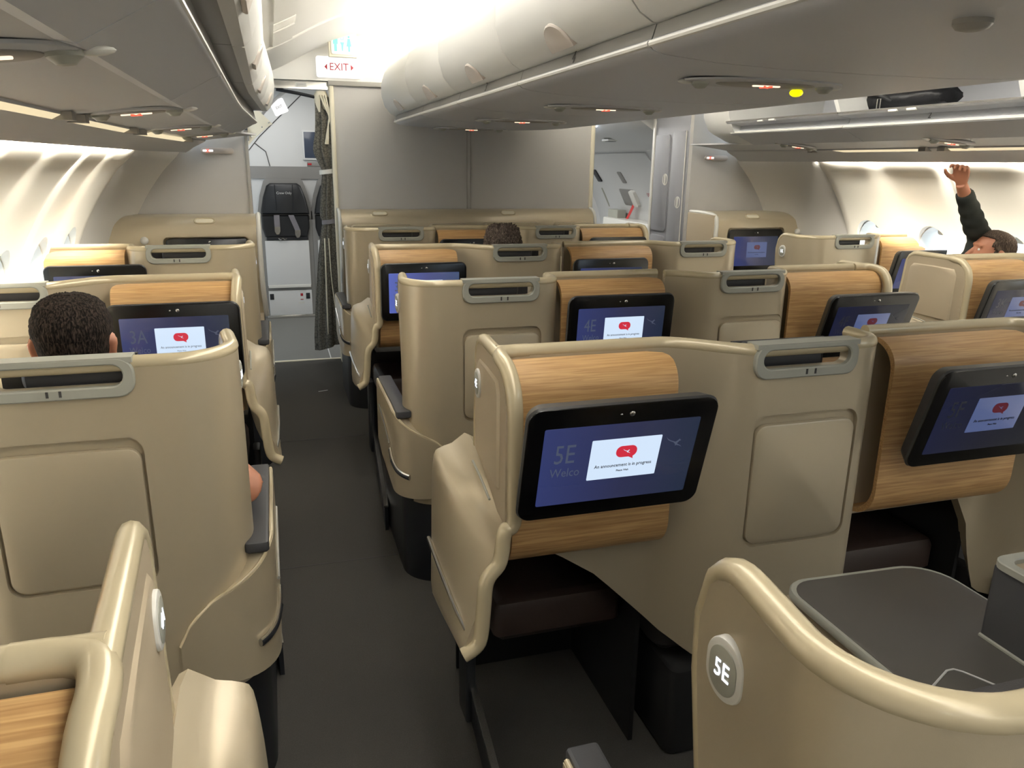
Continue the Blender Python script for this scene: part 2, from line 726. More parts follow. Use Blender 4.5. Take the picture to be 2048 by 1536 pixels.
# ceiling: an arch over the whole cabin in panels
CEILP = [(-1.72, 2.13), (-1.5, 2.18), (-1.34, 2.245), (-1.1, 2.37), (-0.85, 2.46), (-0.6, 2.515), (-0.3, 2.54), (0, 2.55)]
CEILP = CEILP + [(-a, b) for a, b in CEILP[-2::-1]]
CEILF = [(a, b) for a, _, b in catmull([(r, 0, z) for r, z in CEILP], 5)]


def ceiling_piece(name, y0, y1, m, lift=0.0):
    mb = MB()
    rings = []
    for y, d in ((y0, 0.006), (y0 + 0.006, 0), (y1 - 0.006, 0), (y1, 0.006)):
        a = [(MID + r, y, z + d + lift) for r, z in CEILF]
        rings.append(a + [(x, yy, 2.70) for x, yy, z in a][::-1])
    mb.loft(rings)
    struct(name, mb, m)


ceiling_piece('ceiling', Y_AFT, 1.2, CEIL)
ceiling_piece('ceiling_1', 1.2, 3.2, CEIL)
ceiling_piece('ceiling_2', 3.2, 5.0, CEIL)
ceiling_piece('ceiling_3', 5.0, 6.22, CEIL, -0.012)
mb = MB()
mb.box(MID - 2.75, MID + 2.75, 6.30, 10.0, 2.30, 2.40)
struct('ceiling_entry', mb, CEIL)
# lens-shaped end panel over the bulkhead
mb = MB()
pts = [(MID + r, 6.22, z) for r, z in CEILF if abs(r) < 1.75]
pts = [(MID - 1.9, 6.22, 2.148)] + [(MID - 1.9, 6.22, 2.70), (MID + 1.9, 6.22, 2.70), (MID + 1.9, 6.22, 2.148)]
mb.poly(pts, 0.05, (0, 1, 0))
struct('wall_over_bulkhead', mb, CEIL)
# unseen skin added around the forward entry to keep stray daylight out
for nm_, bx in (('wall_door_left', (MID - 2.80, MID - 2.75, 5.46, 10.0, -0.05, 2.75)), ('wall_door_right', (MID + 2.75, MID + 2.80, 5.46, 10.0, -0.05, 2.75)),
                ('wall_block_front', (MID - 2.8, MID + 2.8, 10.0, 10.05, -0.05, 2.75)), ('ceiling_block', (MID - 2.8, MID + 2.8, 5.46, 10.0, 2.72, 2.76))):
    mb = MB()
    mb.box(*bx)
    struct(nm_, mb, LAMIN)
# bright vent strip along the left edge of the aisle ceiling
mb = MB()


def ceil_strip(m_, r0, r1, y0, y1, drop):
    pts = [(r, z) for r, z in CEILF if r0 <= r <= r1]
    m_.loft([[(MID + r, y, z - drop) for r, z in pts] + [(MID + r, y, z + 0.001) for r, z in pts][::-1] for y in (y0, y1)])


for k in range(6):
    y0 = 0.5 + k * 0.92
    ceil_strip(mb, -1.42, -1.27, y0 + 0.30, y0 + 0.88, 0.007)
    for j in range(9):
        ceil_strip(mb, -1.41, -1.28, y0 + 0.06 + j * 0.022, y0 + 0.068 + j * 0.022, 0.005)
struct('trim_24', mb, CEIL)

# rear wall closing the cabin behind the camera
mb = MB()
mb.box(MID - 2.65, MID + 2.65, Y_AFT - 0.05, Y_AFT, 0, 2.6)
struct('wall_aft', mb, BULK)

# forward partitions left and right
for side, sx in (('left', -1), ('right', 1)):
    xin = -0.14 if sx < 0 else 3.08
    mb = MB()
    ring = [(MID + sx * (r - taper(Y_PART) + 0.03), 0, z) for r, z in PROF_F]
    pts = [(xin, Y_PART, 0.0)] + [(x, Y_PART, z) for x, _, z in ring] + [(MID + sx * 1.7, Y_PART, 2.25), (xin, Y_PART, 2.25)]
    mb.poly(pts, 0.05, (0, 1, 0))
    struct('wall_front_' + side, mb, BULK)
mb = MB()
mb.box(-0.145, -0.125, Y_PART - 0.012, Y_PART + 0.06, 0, 1.76)
struct('trim_25', mb, CHROME)

# centre bulkhead with its trims
mb = MB()
mb.rbox(0.47, 2.58, 6.22, 6.34, 0.02, 2.145, 0.01, 0.004)
struct('wall_bulkhead', mb, BULK)
for k, (x0, x1) in enumerate(((0.455, 0.49), (2.565, 2.60))):
    mb = MB()
    mb.rbox(x0, x1, 6.205, 6.35, 0.0, 2.12, 0.012, 0.004)
    struct('trim_%d' % (26 + k), mb, BONE)
mb = MB()
mb.rbox(0.45, 2.60, 6.20, 6.35, 2.115, 2.15, 0.004, 0.004)
struct('trim_28', mb, PSUD)
mb = MB()
mb.box(1.505, 1.51, 6.216, 6.222, 1.22, 2.11)
mb.box(1.535, 1.54, 6.216, 6.222, 1.22, 2.11)
struct('trim_29', mb, PSUD)

# ------------------------------------------------------------------ seats
THK = 0.030
ZT = 1.165


def offset_path(P, d):
    out = []
    for i in range(len(P)):
        a = P[max(i - 1, 0)]
        b = P[min(i + 1, len(P) - 1)]
        t = Vector((b[0] - a[0], b[1] - a[1])).normalized()
        out.append((P[i][0] - t.y * d, P[i][1] + t.x * d))
    return out


def arc(cx, cy, r, a0, a1, n=9):
    return [(cx + r * math.cos(math.radians(lerp(a0, a1, k / n))), cy + r * math.sin(math.radians(lerp(a0, a1, k / n)))) for k in range(n + 1)]


def line(a, b, n):
    return [(lerp(a[0], b[0], k / n), lerp(a[1], b[1], k / n)) for k in range(n + 1)]


def dedupe(P):
    out = [P[0]]
    for p in P[1:]:
        if math.hypot(p[0] - out[-1][0], p[1] - out[-1][1]) > 1e-4:
            out.append(p)
    return out


def concave(u0, u1, v0):
    return [(lerp(u0, u1, k / 12), v0 * (1 - sstep(k / 12))) for k in range(13)]


KINDS = {
    # seat range, bay range, handle centre, pocket centre
    'A': dict(seat=(0.0, 0.58), bay=(0.59, 1.02), hu=0.345, pu=0.352, W=1.05),
    'S': dict(seat=(0.0, 0.58), bay=(0.59, 0.93), hu=0.345, pu=0.352, W=0.97),
    'B': dict(seat=(0.46, 1.02), bay=(0.055, 0.455), hu=0.775, pu=0.80, W=1.05),
    'C': dict(seat=(0.0, 0.53), bay=(0.54, 1.005), hu=0.333, pu=0.347, W=1.05),
    'D': dict(seat=(0.50, 1.04), bay=(0.02, 0.49), hu=0.78, pu=0.78, W=1.04),
}
for k_, (aisle, cheek) in dict(A=('L', False), S=('L', False), B=('L', True), C=('R', True), D=('R', False)).items():
    KINDS[k_].update(aisle=aisle, cheek=cheek)


def shell_plan(kind):
    K = KINDS[kind]
    s0, s1 = K['seat']
    b0, b1 = K['bay']
    if kind in 'AS':
        P = line((0.025, 0.335), (0.0, 0.14), 10) + arc(0.13, 0.13, 0.13, 180, 270, 12) + line((0.14, 0), (0.50, 0), 4)
        P += arc(0.50, 0.08, 0.08, 270, 360, 8) + [(0.58, 0.10), (0.58, 0.135)] + line((0.60, 0.135), (b1 + 0.015, 0.135), 4)
    elif kind == 'B':
        P = line((b0 - 0.01, 0.125), (b1 - 0.02, 0.125), 9) + concave(s0 - 0.02, s0 + 0.19, 0.125) + line((s0 + 0.2, 0), (s1 - 0.08, 0), 4)
        P += arc(s1 - 0.08, 0.08, 0.08, 270, 360, 8) + [(s1, 0.11), (s1, 0.14)]
    elif kind == 'C':
        P = concave(s0, s0 + 0.16, 0.10) + line((s0 + 0.17, 0), (s1 - 0.08, 0), 4) + arc(s1 - 0.08, 0.08, 0.08, 270, 360, 8)
        P += [(s1, 0.10), (s1, 0.135)] + line((s1 + 0.02, 0.135), (b1 + 0.01, 0.135), 5)
    else:
        P = line((b0 - 0.01, 0.125), (b1 - 0.02, 0.125), 9) + concave(s0 - 0.02, s0 + 0.13, 0.125) + line((s0 + 0.14, 0), (s1 - 0.13, 0), 4)
        P += arc(s1 - 0.13, 0.13, 0.13, 270, 360, 12) + line((s1, 0.14), (s1 - 0.025, 0.335), 10)
    return dedupe(P)


def zbot(kind, u, v):
    K = KINDS[kind]
    if kind in 'AS':
        return 0.55 if v > 0.13 and u < 0.1 else (0.33 if u < 0.56 else 0.64)
    if kind == 'B':
        return interp(u, [0.05, 0.18, 0.31, 0.49, 0.56, 0.62], [0.655, 0.655, 0.566, 0.385, 0.335, 0.33])
    if kind == 'C':
        return 0.33 if u < 0.51 else 0.64
    return interp(u, [0.45, 0.52, 0.9, 1.0], [0.64, 0.33, 0.33, 0.55 if v > 0.13 else 0.33])


def sweep_wall(T, P, zt, zb, thick, nz=8, warp=None):
    """vertical wall following the plan path P (outer face), thick to its left"""
    Q = offset_path(P, thick)
    mb = MB(T)
    rings = []
    for i, (p, q) in enumerate(zip(P, Q)):
        a, b = zb[i], zt[i]
        col = []
        for k in range(nz + 1):
            z = lerp(a, b, k / nz)
            w = warp(i, z) if warp else (0, 0)
            col.append((p[0] + w[0], p[1] + w[1], z))
        for k in range(nz, -1, -1):
            z = lerp(a, b, k / nz)
            w = warp(i, z) if warp else (0, 0)
            col.append((q[0] + w[0], q[1] + w[1], z))
        rings.append(col)
    mb.loft(rings)
    return mb


def add_badge(root, T, pos, nrm, letters, m):
    """round lit seat-number badge; nrm is the outward direction"""
    pos = Vector(T(*pos))
    nrm = Vector((nrm[0] * m, nrm[1], nrm[2])).normalized()
    ey = Vector((0, 0, 1))
    ex = ey.cross(nrm)
    mb = MB()
    mb.plate(pos - nrm * 0.004, ex, ey, 0.060, 0.074, 0.0299, 0.012, 0.003, 8)
    b = put('seat_badge', mb, WHITET, root)
    mb = MB()
    mb.plate(pos + nrm * 0.0078, ex, ey, 0.044, 0.057, 0.0219, 0.0015, 0.0005, 8)
    put('badge_face', mb, GREYT, b)
    text('badge_letters', letters, 0.030, LED, b, pos + nrm * 0.0098, ex, ey, 0.85)
    return b


def build_unit(kind, m, name, label, loc, letters, badge=True, we=0.0, group='business seats'):
    K = KINDS[kind]
    W = K['W']
    T = lambda u, v, z: (m * u, v, z)
    if K['aisle'] == 'L':
        TA = lambda a, v, z: (m * a, v, z)
        ma = m
    else:
        TA = lambda a, v, z: (m * (W - a), v, z)
        ma = -m
    root = thing(name, label, 'seat', loc, group)
    s0, s1 = K['seat']
    b0, b1 = K['bay']
    # --- shell
    P = shell_plan(kind)
    R = 0.09
    ztop, zb, wing = [], [], []
    for (u, v) in P:
        zt = ZT
        d = None
        if K['aisle'] == 'L' and not K['cheek'] and u < 0.05 and v > 0.13:
            d = 0.335 - v
        if K['aisle'] == 'R' and not K['cheek'] and u > s1 - 0.05 and v > 0.13:
            d = 0.335 - v
        if d is not None and d < R:
            zt = ZT - (R - math.sqrt(max(0, R * R - (R - d) ** 2)))
        ztop.append(zt)
        zb.append(zbot(kind, u, v))
        wing.append(sstep((v - 0.14) / 0.2) if d is not None else 0)
    warp = lambda i, z: (0, -wing[i] * 0.20 * max(0.0, 1.02 - z))
    me = sweep_wall(T, P, ztop, zb, THK, 8, warp).mesh('shell')
    hu, pu = K['hu'], K['pu']
    c1 = MB(T)
    c1.loft([[(hu + a, v, 1.143 + b) for a, b in rr(0.248, 0.046, 0.0228, 7)] for v in (-0.05, 0.09)])
    c2 = MB(T)
    c2.loft([[(pu + a, v, 0.83 + b) for a, b in rr(0.30, 0.35, 0.035, 6)] for v in (-0.05, 0.014)])
    me = cut(me, [c1.mesh('cutter'), c2.mesh('cutter')])
    link('shell', me, CHAMP, root)
    # --- top trim
    Q = offset_path(P, THK / 2)
    path = []
    if not K['cheek'] and K['aisle'] == 'L':
        for z in (0.70, 0.80, 0.90, 1.0):
            path.append((Q[0][0], Q[0][1] - 0.20 * (1.02 - z), z))
    path += [(q[0], q[1], z) for q, z in zip(Q, ztop)]
    if not K['cheek'] and K['aisle'] == 'R':
        for z in (1.0, 0.90, 0.80, 0.70):
            path.append((Q[-1][0], Q[-1][1] - 0.20 * (1.02 - z), z))
    mb = MB(T)
    mb.tube(path, 0.0170, 12)
    put('top_trim', mb, CHAMPG, root, 60)
    # --- grey handle with its slot
    mb = MB(T)
    ex, ez = ((1, 0, 0), (0, 0, 1))
    mb.frame((hu, 0.004, 1.1405), ex, ez, 0.288, 0.085, 0.034, 0.244, 0.046, 0.0225, 0.014, (0, 0.0045), 0.003)
    mb.box(hu - 0.1425, hu + 0.1425, -0.0095, 0.036, 1.172, 1.1835)
    h = put('handle_frame', mb, GREYT, root)
    mb = MB(T)
    for du in (-0.012, 0.012):
        mb.box(hu + 0.01 + du - 0.0025, hu + 0.01 + du + 0.0025, -0.0112, -0.0098, 1.106, 1.119)
    put('slot_marks', mb, SEAM, h)
    mb = MB(T)
    mb.loft([[(x_, 0.072 + q_ * math.cos(2 * PI * k_ / 16), 1.134 + 1.1 * q_ * math.sin(2 * PI * k_ / 16)) for k_ in range(16)] for x_, q_ in ((hu - 0.13, 0.022), (hu - 0.122, 0.036), (hu + 0.070, 0.036), (hu + 0.08, 0.022))])
    if letters != '5E':
        mb.box(hu - 0.135, hu + 0.135, 0.108, 0.118, 1.03, 1.165)
    hd_ = put('headrest', mb, CHAR, root)
    if letters == '5E':
        hd_.location = (0, 0.01, -0.075)
    # --- pocket panel in its recess
    mb = MB(T)
    mb.plate((pu, 0.012, 0.822), ex, ez, 0.286, 0.315, 0.03, 0.013, 0.004, 6)
    put('pocket_panel', mb, CHAMP, root)
    # --- oak veneer wrapping the monitor bay
    prof = []
    for k in range(9):
        a = PI / 2 + PI / 2 * k / 8
        prof.append((0.105 + 0.075 * math.cos(a), 1.085 + 0.075 * math.sin(a) * 0.95))
    for k in range(1, 9):
        prof.append((0.030, lerp(1.085, 0.745, k / 9)))
    for k in range(9):
        a = PI + PI / 2 * k / 8
        prof.append((0.115 + 0.085 * math.cos(a), 0.745 + 0.085 * math.sin(a)))
    prof.append((0.25, 0.66))
    S = [0]
    for p, q in zip(prof, prof[1:]):
        S.append(S[-1] + math.hypot(q[0] - p[0], q[1] - p[1]))
    Lp = S[-1] - 0.13
    rl, rrt = {'A': (0.001, 0.05), 'S': (0.001, 0.09), 'B': (0.001, 0.05), 'C': (0.001, 0.04), 'D': (0.001, 0.05)}[kind]
    mb = MB(T)
    rings = []
    for p, s in zip(prof, S):
        def ends(R):
            d = min(s, max(Lp - s, 0) if s < Lp else R)
            return 0 if d >= R else R - math.sqrt(max(0, R * R - (R - d) ** 2))
        ua, ub = b0 + ends(rl), b1 - ends(rrt)
        row = [(lerp(ua, ub, k / 6), p[0], p[1]) for k in range(7)]
        back = [(lerp(ua, ub, k / 6), p[0] + 0.012, p[1] - (0.010 if p[1] > 1.0 else -0.010 if p[1] < 0.75 else 0)) for k in range(6, -1, -1)]
        rings.append(row + back)
    mb.loft(rings)
    put('wood_panel', mb, WOOD, root)
    # --- seat cushions and base
    mb = MB(T)
    mb.rbox(s0 + (0.21 if kind in 'BD' else 0.16 if kind == 'C' else 0.08), s1 - (0.14 if kind == 'D' else 0.07), 0.05, 0.15, 0.42, 1.08, 0.03, 0.03)
    put('backrest', mb, FABRIC, root)
    mb = MB(T)
    mb.rbox(s0 + 0.05, s1 - 0.05, 0.14, 0.66, 0.27, 0.395, 0.05, 0.03)
    put('seat_cushion', mb, FABRIC, root)
    mb = MB(T)
    mb.rbox(s0 + 0.06, s1 - 0.04, 0.06, 0.62, 0.0, 0.27, 0.03, 0.01)
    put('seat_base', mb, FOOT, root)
    # --- footwell under the bay with its ottoman
    mb = MB(T)
    f0, f1 = b0 - 0.005, b1
    mb.box(f0, f1, 0.60, 0.61, 0.0, 0.61)
    mb.box(f0, f1, 0.20, 0.61, 0.60, 0.612)
    if kind in 'ASC':
        mb.box(f0 - 0.005, f0 + 0.008, 0.15, 0.61, 0.0, 0.612)
    else:
        mb.box(f1 - 0.008, f1 + 0.005, 0.15, 0.61, 0.0, 0.612)
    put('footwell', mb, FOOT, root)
    mb = MB(T)
    mb.rbox(f0 + 0.02, f1 - 0.02, 0.22, 0.595, 0.33, 0.46, 0.02, 0.03)
    put('ottoman', mb, LEATH, root)
    # --- aisle side
    if K['cheek']:
        # privacy wing
        out = [(0.0, 0.80), (0.0, 1.06), (0.012, 1.115), (0.045, 1.152), (0.10, 1.165)]
        out += [(0.28 + we, 1.163)] + [(0.28 + we + 0.06 * math.sin(math.radians(q)), 1.103 + 0.06 * math.cos(math.radians(q))) for q in (20, 45, 70, 90)]
        out += [(0.355 + we, 0.95), (0.365 + we, 0.80)]
        aa = lambda v: 0.028 + 0.020 * max(0, v - 0.05) / 0.3
        mb = MB(TA)
        A = mb.ring([(aa(v), v, z) for v, z in out])
        B = mb.ring([(aa(v) + 0.026, v, z) for v, z in out])
        mb.bridge(A, B)
        mb.face(A[::-1])
        mb.face(B)
        w = put('side_wing', mb, CHAMPD, root)
        ins = [(0.055, 0.865), (0.055, 1.09), (0.075, 1.118), (0.20, 1.12), (0.285 + we, 1.118), (0.307 + we, 1.10), (0.315 + we, 1.06), (0.325 + we, 0.865)]
        mb = MB(TA)
        A = mb.ring([(aa(v) + 0.002, v, z) for v, z in ins])
        cv, cz = 0.185 + we / 2, 0.98
        B = mb.ring([(aa(v) - 0.004, cv + (v - cv) * 0.95, cz + (z - cz) * 0.96) for v, z in ins])
        mb.bridge(A, B)
        mb.face(B)
        put('inset_panel', mb, CHAMPD, w)
        mb = MB(TA)
        mb.tube([(aa(v) + 0.013, v, z) for v, z in out[3:]], 0.0155, 10)
        put('wing_trim', mb, CHAMPG, root, 60)
        rim = [(0.12, 0.140, ZT), (0.075, 0.138, ZT), (0.05, 0.12, ZT), (0.042, 0.085, ZT - 0.002), (0.043, 0.045, ZT - 0.012), (0.046, 0.012, ZT - 0.045), (0.048, 0.0, ZT - 0.09), (0.050, 0.0, 1.0), (0.050, 0.0, 0.86),
               (0.050, 0.0, 0.815), (0.043, 0.0, 0.795), (0.033, 0.0, 0.792), (0.026, 0.0, 0.775), (0.022, 0.0, 0.735), (0.014, 0.0, 0.705), (-0.006, 0.0, 0.682), (-0.016, 0.0, 0.655), (-0.020, 0.0, 0.60), (-0.027, 0.0, 0.525), (-0.040, 0.0, 0.500), (-0.068, 0.0, 0.484)]
        mb = MB(TA)
        mb.tube(catmull(rim, 3), 0.0178, 12)
        put('edge_trim', mb, CHAMPG, root, 60)
        if badge:
            add_badge(root, TA, (aa(0.288 + we) - 0.002, 0.278 + we, 1.055), (-1, 0.03, 0), letters, ma)
        # console below the wing
        r0 = [(0.050, 0.81), (0.026, 0.775), (0.020, 0.735), (-0.006, 0.683), (-0.030, 0.60), (-0.055, 0.53), (-0.070, 0.484), (-0.030, 0.500), (-0.020, 0.60), (0.020, 0.70)]
        r1 = [(0.065, 0.862), (0.010, 0.842), (-0.025, 0.832), (-0.048, 0.812), (-0.056, 0.72), (-0.060, 0.56), (-0.060, 0.40), (-0.02, 0.40), (0.03, 0.50), (0.06, 0.70)]
        mb = MB(TA)
        rings = []
        for k in range(8):
            t = k / 6.5 if k < 7 else 1.0
            t = min(t, 0.985) if k < 7 else 1.0
            q = sstep(t * 1.3)
            row = [(lerp(p[0], r[0], q), lerp(p[1], r[1], lerp(t, q, 0.5)), 0) for p, r in zip(r0, r1)]
            row = catmull([row[-1]] + row + row[:2], 3)[3:-3]
            sh = 0.02 if k == 7 else 0.0
            cx_, cz_ = 0.0, lerp(0.65, 0.62, t)
            rings.append([(cx_ + (a - cx_) * (1 - sh * 6), 0.002 + ((0.45 + we) * t if k < 7 else 0.452 + we), cz_ + (b - cz_) * (1 - sh)) for a, b, _ in row[:-1]])
        mb.loft(rings)
        c = put('side_console', mb, CHAMP, root, 50)
        mb = MB(TA)
        mb.tube([(-0.064, 0.44, 0.565), (-0.064, 0.25, 0.55), (-0.060, 0.10, 0.535), (-0.052, 0.035, 0.525)], 0.006, 8)
        put('side_strip', mb, CHROME, c)
        mb = MB(TA)
        mb.tube([(0.020, 0.10, 0.822), (0.022, 0.2, 0.842), (0.024, 0.28, 0.850)], 0.003, 6)
        put('ledge_strip', mb, GREYT, c)
        mb = MB(TA)
        mb.rbox(0.02, 0.05, 0.34, 0.44, 0.0, 0.41, 0.01, 0.004)
        put('plinth', mb, DARK, root)
        ka = lambda v: 0.045 - 0.074 * (0.46 - v)
        mb = MB(TA)
        mb.loft([[(ka(v), v, 0.0), (ka(v) + 0.014, v, 0.0), (ka(v) + 0.014, v, 0.116), (ka(v), v, 0.116)] for v in (-0.64, 0.42)])
        k1 = put('kick_panel', mb, DARK, root)
        mb = MB(TA)
        mb.loft([[(ka(v) - 0.003, v, 0.113), (ka(v) + 0.016, v, 0.113), (ka(v) + 0.016, v, 0.121), (ka(v) - 0.003, v, 0.121)] for v in (-0.645, 0.42)])
        put('kick_edge', mb, CHROME, k1)
    else:
        base = [(0.0, 0.56)] + line((0.0, 0.50), (0.0, 0.135), 6) + arc(0.13, 0.13, 0.13, 180, 270, 14) + [(0.15, 0.0), (0.175, 0.0)]
        base = dedupe(base)
        Pc = []
        for (u_, v_), q_ in zip(offset_path(base, -1.0), base):
            d_ = 0.046 if v_ > 0.12 or q_[1] > 0.12 else lerp(0.012, 0.046, sstep((0.10 - q_[0]) / 0.10))
            Pc.append((q_[0] + (u_ - q_[0]) * d_, q_[1] + (v_ - q_[1]) * d_))
        Pc = dedupe(Pc)
        L = [0]
        for p, q in zip(Pc, Pc[1:]):
            L.append(L[-1] + math.hypot(q[0] - p[0], q[1] - p[1]))
        tot = L[-1]
        zt = [interp(s, [0, tot - 0.33, tot - 0.26, tot - 0.17, tot - 0.08, tot - 0.03, tot], [0.684, 0.684, 0.676, 0.63, 0.585, 0.54, 0.48]) for s in L]
        zz = [interp(s, [0, 0.12, tot - 0.28, tot - 0.1, tot], [0.42, 0.385, 0.36, 0.36, 0.38]) for s in L]
        mb = sweep_wall(TA, Pc, zt, zz, 0.052, 6)
        c = put('arm_console', mb, CHAMP, root, 50)
        mb = MB(TA)
        Qc = offset_path(Pc, 0.006)
        mb.tube([(q[0], q[1], z + 0.001) for q, z in zip(Qc, zt)], 0.005, 6)
        put('console_edge', mb, CHAMPG, c, 60)
        mb = MB(TA)
        mb.tube([(-0.049, 0.46, 0.60), (-0.049, 0.30, 0.565), (-0.049, 0.17, 0.53)], 0.0055, 8)
        put('side_strip', mb, CHROME, c)
        mb = MB(TA)
        hp = [(-0.05, 0.155, 0.515), (-0.048, 0.115, 0.485), (-0.038, 0.07, 0.462), (-0.02, 0.035, 0.452), (0.0, 0.012, 0.448)]
        mb.tube(catmull(hp, 4), 0.0135, 10, flat=0.5)
        hh = put('release_handle', mb, CHROME, c, 60)
        mb = MB(TA)
        mb.tube(catmull([(a - 0.004, v - 0.003, z) for a, v, z in hp[1:]], 4), 0.009, 8, flat=0.6)
        put('handle_grip', mb, DARK, hh, 60)
        mb = MB(TA)
        mb.rbox(-0.036, 0.020, 0.055, 0.58, 0.665, 0.694, 0.008, 0.006)
        put('armrest', mb, CHAR, root)
        mb = MB(TA)
        P2 = dedupe([(-0.012, 0.62)] + line((-0.012, 0.6), (-0.012, 0.15), 5) + arc(0.13, 0.15, 0.142, 180, 270, 10) + line((0.14, 0.008), (0.5, 0.008), 3))
        mb2 = sweep_wall(TA, P2, [0.40] * len(P2), [0.0] * len(P2), 0.05, 2)
        put('plinth', mb2, DARK, root)
        if badge:
            add_badge(root, TA, (0.012, 0.245, 1.065), (-1, -0.10, 0), letters, ma)
    return root


# ------------------------------------------------------------------ monitors
def kangaroo(o, ex, ey, s):
    """leaping silhouette with a long tail, drawn as one flat outline"""
    pts = [(-1.0, 0.62), (-0.78, 0.38), (-0.45, 0.18), (-0.12, 0.06), (0.02, 0.0), (0.20, 0.10), (0.36, 0.24), (0.42, 0.34), (0.46, 0.22), (0.60, 0.16), (0.52, 0.10), (0.40, 0.06), (0.34, -0.06),
           (0.22, -0.18), (0.34, -0.30), (0.62, -0.46), (0.80, -0.66), (0.52, -0.48), (0.20, -0.38), (0.04, -0.42), (0.06, -0.30), (-0.02, -0.20), (-0.20, -0.02), (-0.50, 0.10), (-0.80, 0.30)]
    o, ex, ey = Vector(o), Vector(ex), Vector(ey)
    return [tuple(o + ex * a * s + ey * b * s) for a, b in pts]


def add_monitor(root, m, u, v, z, tilt, seat, screen, card, faint, bubble, full=True, w=0.43, h=0.285, t=0.048, show_card=True):
    """monitor centred at (u,v,z); top leans aft by tilt degrees"""
    mo = MB()
    rings = []
    for y, s in ((t / 2, 0.030), (t / 2 - 0.012, 0.010), (-t / 2 + 0.006, 0.0), (-t / 2, 0.004)):
        rings.append([(a, y, b) for a, b in rr(w - 2 * s, h - 2 * s, 0.032, 6)])
    mo.loft(rings)
    mon = put('monitor', mo, MONB, root)
    mon.location = (m * u, v, z)
    mon.rotation_euler = (math.radians(tilt), 0, 0)
    F = -t / 2
    ex, ez = (1, 0, 0), (0, 0, 1)
    mb = MB()
    mb.plate((0, F + 0.001, 0), ex, ez, w - 0.006, h - 0.006, 0.030, 0.003, 0.001, 6)
    put('bezel', mb, BLACKG, mon)
    sw, sh, sz = w * 0.815, h * 0.69, -0.004
    mb = MB()
    mb.plate((0, F - 0.0018, sz), ex, ez, sw, sh, 0.004, 0.0012, 0.0002, 3)
    put('screen', mb, screen, mon)
    mb = MB()
    mb.ball((0.012, F - 0.002, h / 2 - 0.026), 0.0065, 0.003, 0.0065, 10, 6)
    mb.ball((-0.012, F - 0.002, h / 2 - 0.026), 0.003, 0.002, 0.0025, 8, 5)
    put('camera_lens', mb, CHROME, mon)
    if not show_card:
        return mon
    y1 = F - 0.0032
    mb = MB()
    cw, chh = sw * 0.455, sh * 0.52
    cx, cz = 0.012, 0.006
    mb.plate((cx, y1, cz), ex, ez, cw, chh, 0.002, 0.0006, 0.0001, 2)
    put('notice_card', mb, card, mon)
    y2 = y1 - 0.0009
    bw = cw * 0.30
    bo = rr(bw, bw * 0.60, bw * 0.28, 8)
    pts = [(cx + 0.002 + a, y2, cz + chh * 0.17 + b) for a, b in bo]
    mb = MB()
    mb.poly(pts, 0.0004, (0, -1, 0))
    mb.poly([(cx + bw * 0.12, y2, cz + chh * 0.17 - bw * 0.27), (cx + bw * 0.40, y2, cz + chh * 0.17 - bw * 0.42), (cx + bw * 0.36, y2, cz + chh * 0.17 - bw * 0.18)], 0.0004, (0, -1, 0))
    put('speech_bubble', mb, bubble, mon)
    mb = MB()
    mb.poly(kangaroo((cx + 0.003, y2 - 0.0006, cz + chh * 0.18), (1, 0, 0), (0, 0, 1), bw * 0.21), 0.0003, (0, -1, 0))
    put('bubble_mark', mb, card, mon)
    text('notice_text', 'An announcement is in progress', chh * 0.115, DARKP, mon, (cx, y2, cz - chh * 0.17), ex, ez, 0.86)
    text('wait_text', 'Please Wait', chh * 0.065, DARKP, mon, (cx, y2, cz - chh * 0.31), ex, ez, 0.9)
    if full:
        x0 = -sw / 2 + 0.026
        text('seat_text', seat, sh * 0.34, faint, mon, (x0, y1 + 0.0002, cz + chh * 0.20), ex, ez, 0.72, 'LEFT', 0.0002)
        text('welcome_text', 'Welco', sh * 0.16, faint, mon, (x0 - 0.004, y1 + 0.0002, cz - chh * 0.24), ex, ez, 0.78, 'LEFT', 0.0002)
        mb = MB()
        mb.poly(kangaroo((sw * 0.36, y1 + 0.0002, cz + chh * 0.28), (1, 0, 0), (0, 0, 1), sw * 0.065), 0.0003, (0, -1, 0))
        put('screen_mark', mb, faint, mon)
    return mon


SCR = {k: screen_mat('screen_' + k, b) for k, b in (('bright', 0.30), ('mid', 0.30), ('dim', 0.07), ('violet', 1.0))}  # dim sets put the darkening of an oblique view into the emission
CARD = {'bright': emit('card_bright', (0.66, 0.80, 0.98, 1), 0.60), 'dim': emit('card_dim', (0.22, 0.30, 0.66, 1), 0.20)}
FAINT = {'bright': emit('faint_bright', (0.22, 0.27, 0.42, 1), 0.17), 'dim': emit('faint_dim', (0.1, 0.12, 0.2, 1), 0.05)}
BUB = {'bright': emit('bubble_bright', (0.75, 0.03, 0.06, 1), 0.50), 'dim': emit('bubble_dim', (0.30, 0.02, 0.05, 1), 0.16)}


def mon(root, m, u, v, z, tilt, seat, lum, **k):
    sc = {'bright': 'bright', 'mid': 'mid', 'dim': 'dim', 'violet': 'violet'}[lum]
    cl = 'dim' if lum == 'dim' else 'bright'
    return add_monitor(root, m, u, v, z, tilt, seat, SCR[sc], CARD[cl], FAINT[cl], BUB[cl], **k)


XE, XF, XL, XR = 0.42, 1.47, -0.10, 3.09
YC = {5: 0.36, 4: 1.50, 3: 2.64, 2: 3.78, 1: 4.92}
YS = {4: 0.58, 3: 1.72, 2: 2.86, 1: 4.00}

seats = {}


def seat(key, kind, m, x, y, label, badge=True, we=0.0):
    seats[key] = build_unit(kind, m, 'business_seat', label, (x, y, 0), key, badge, we)
    return seats[key]


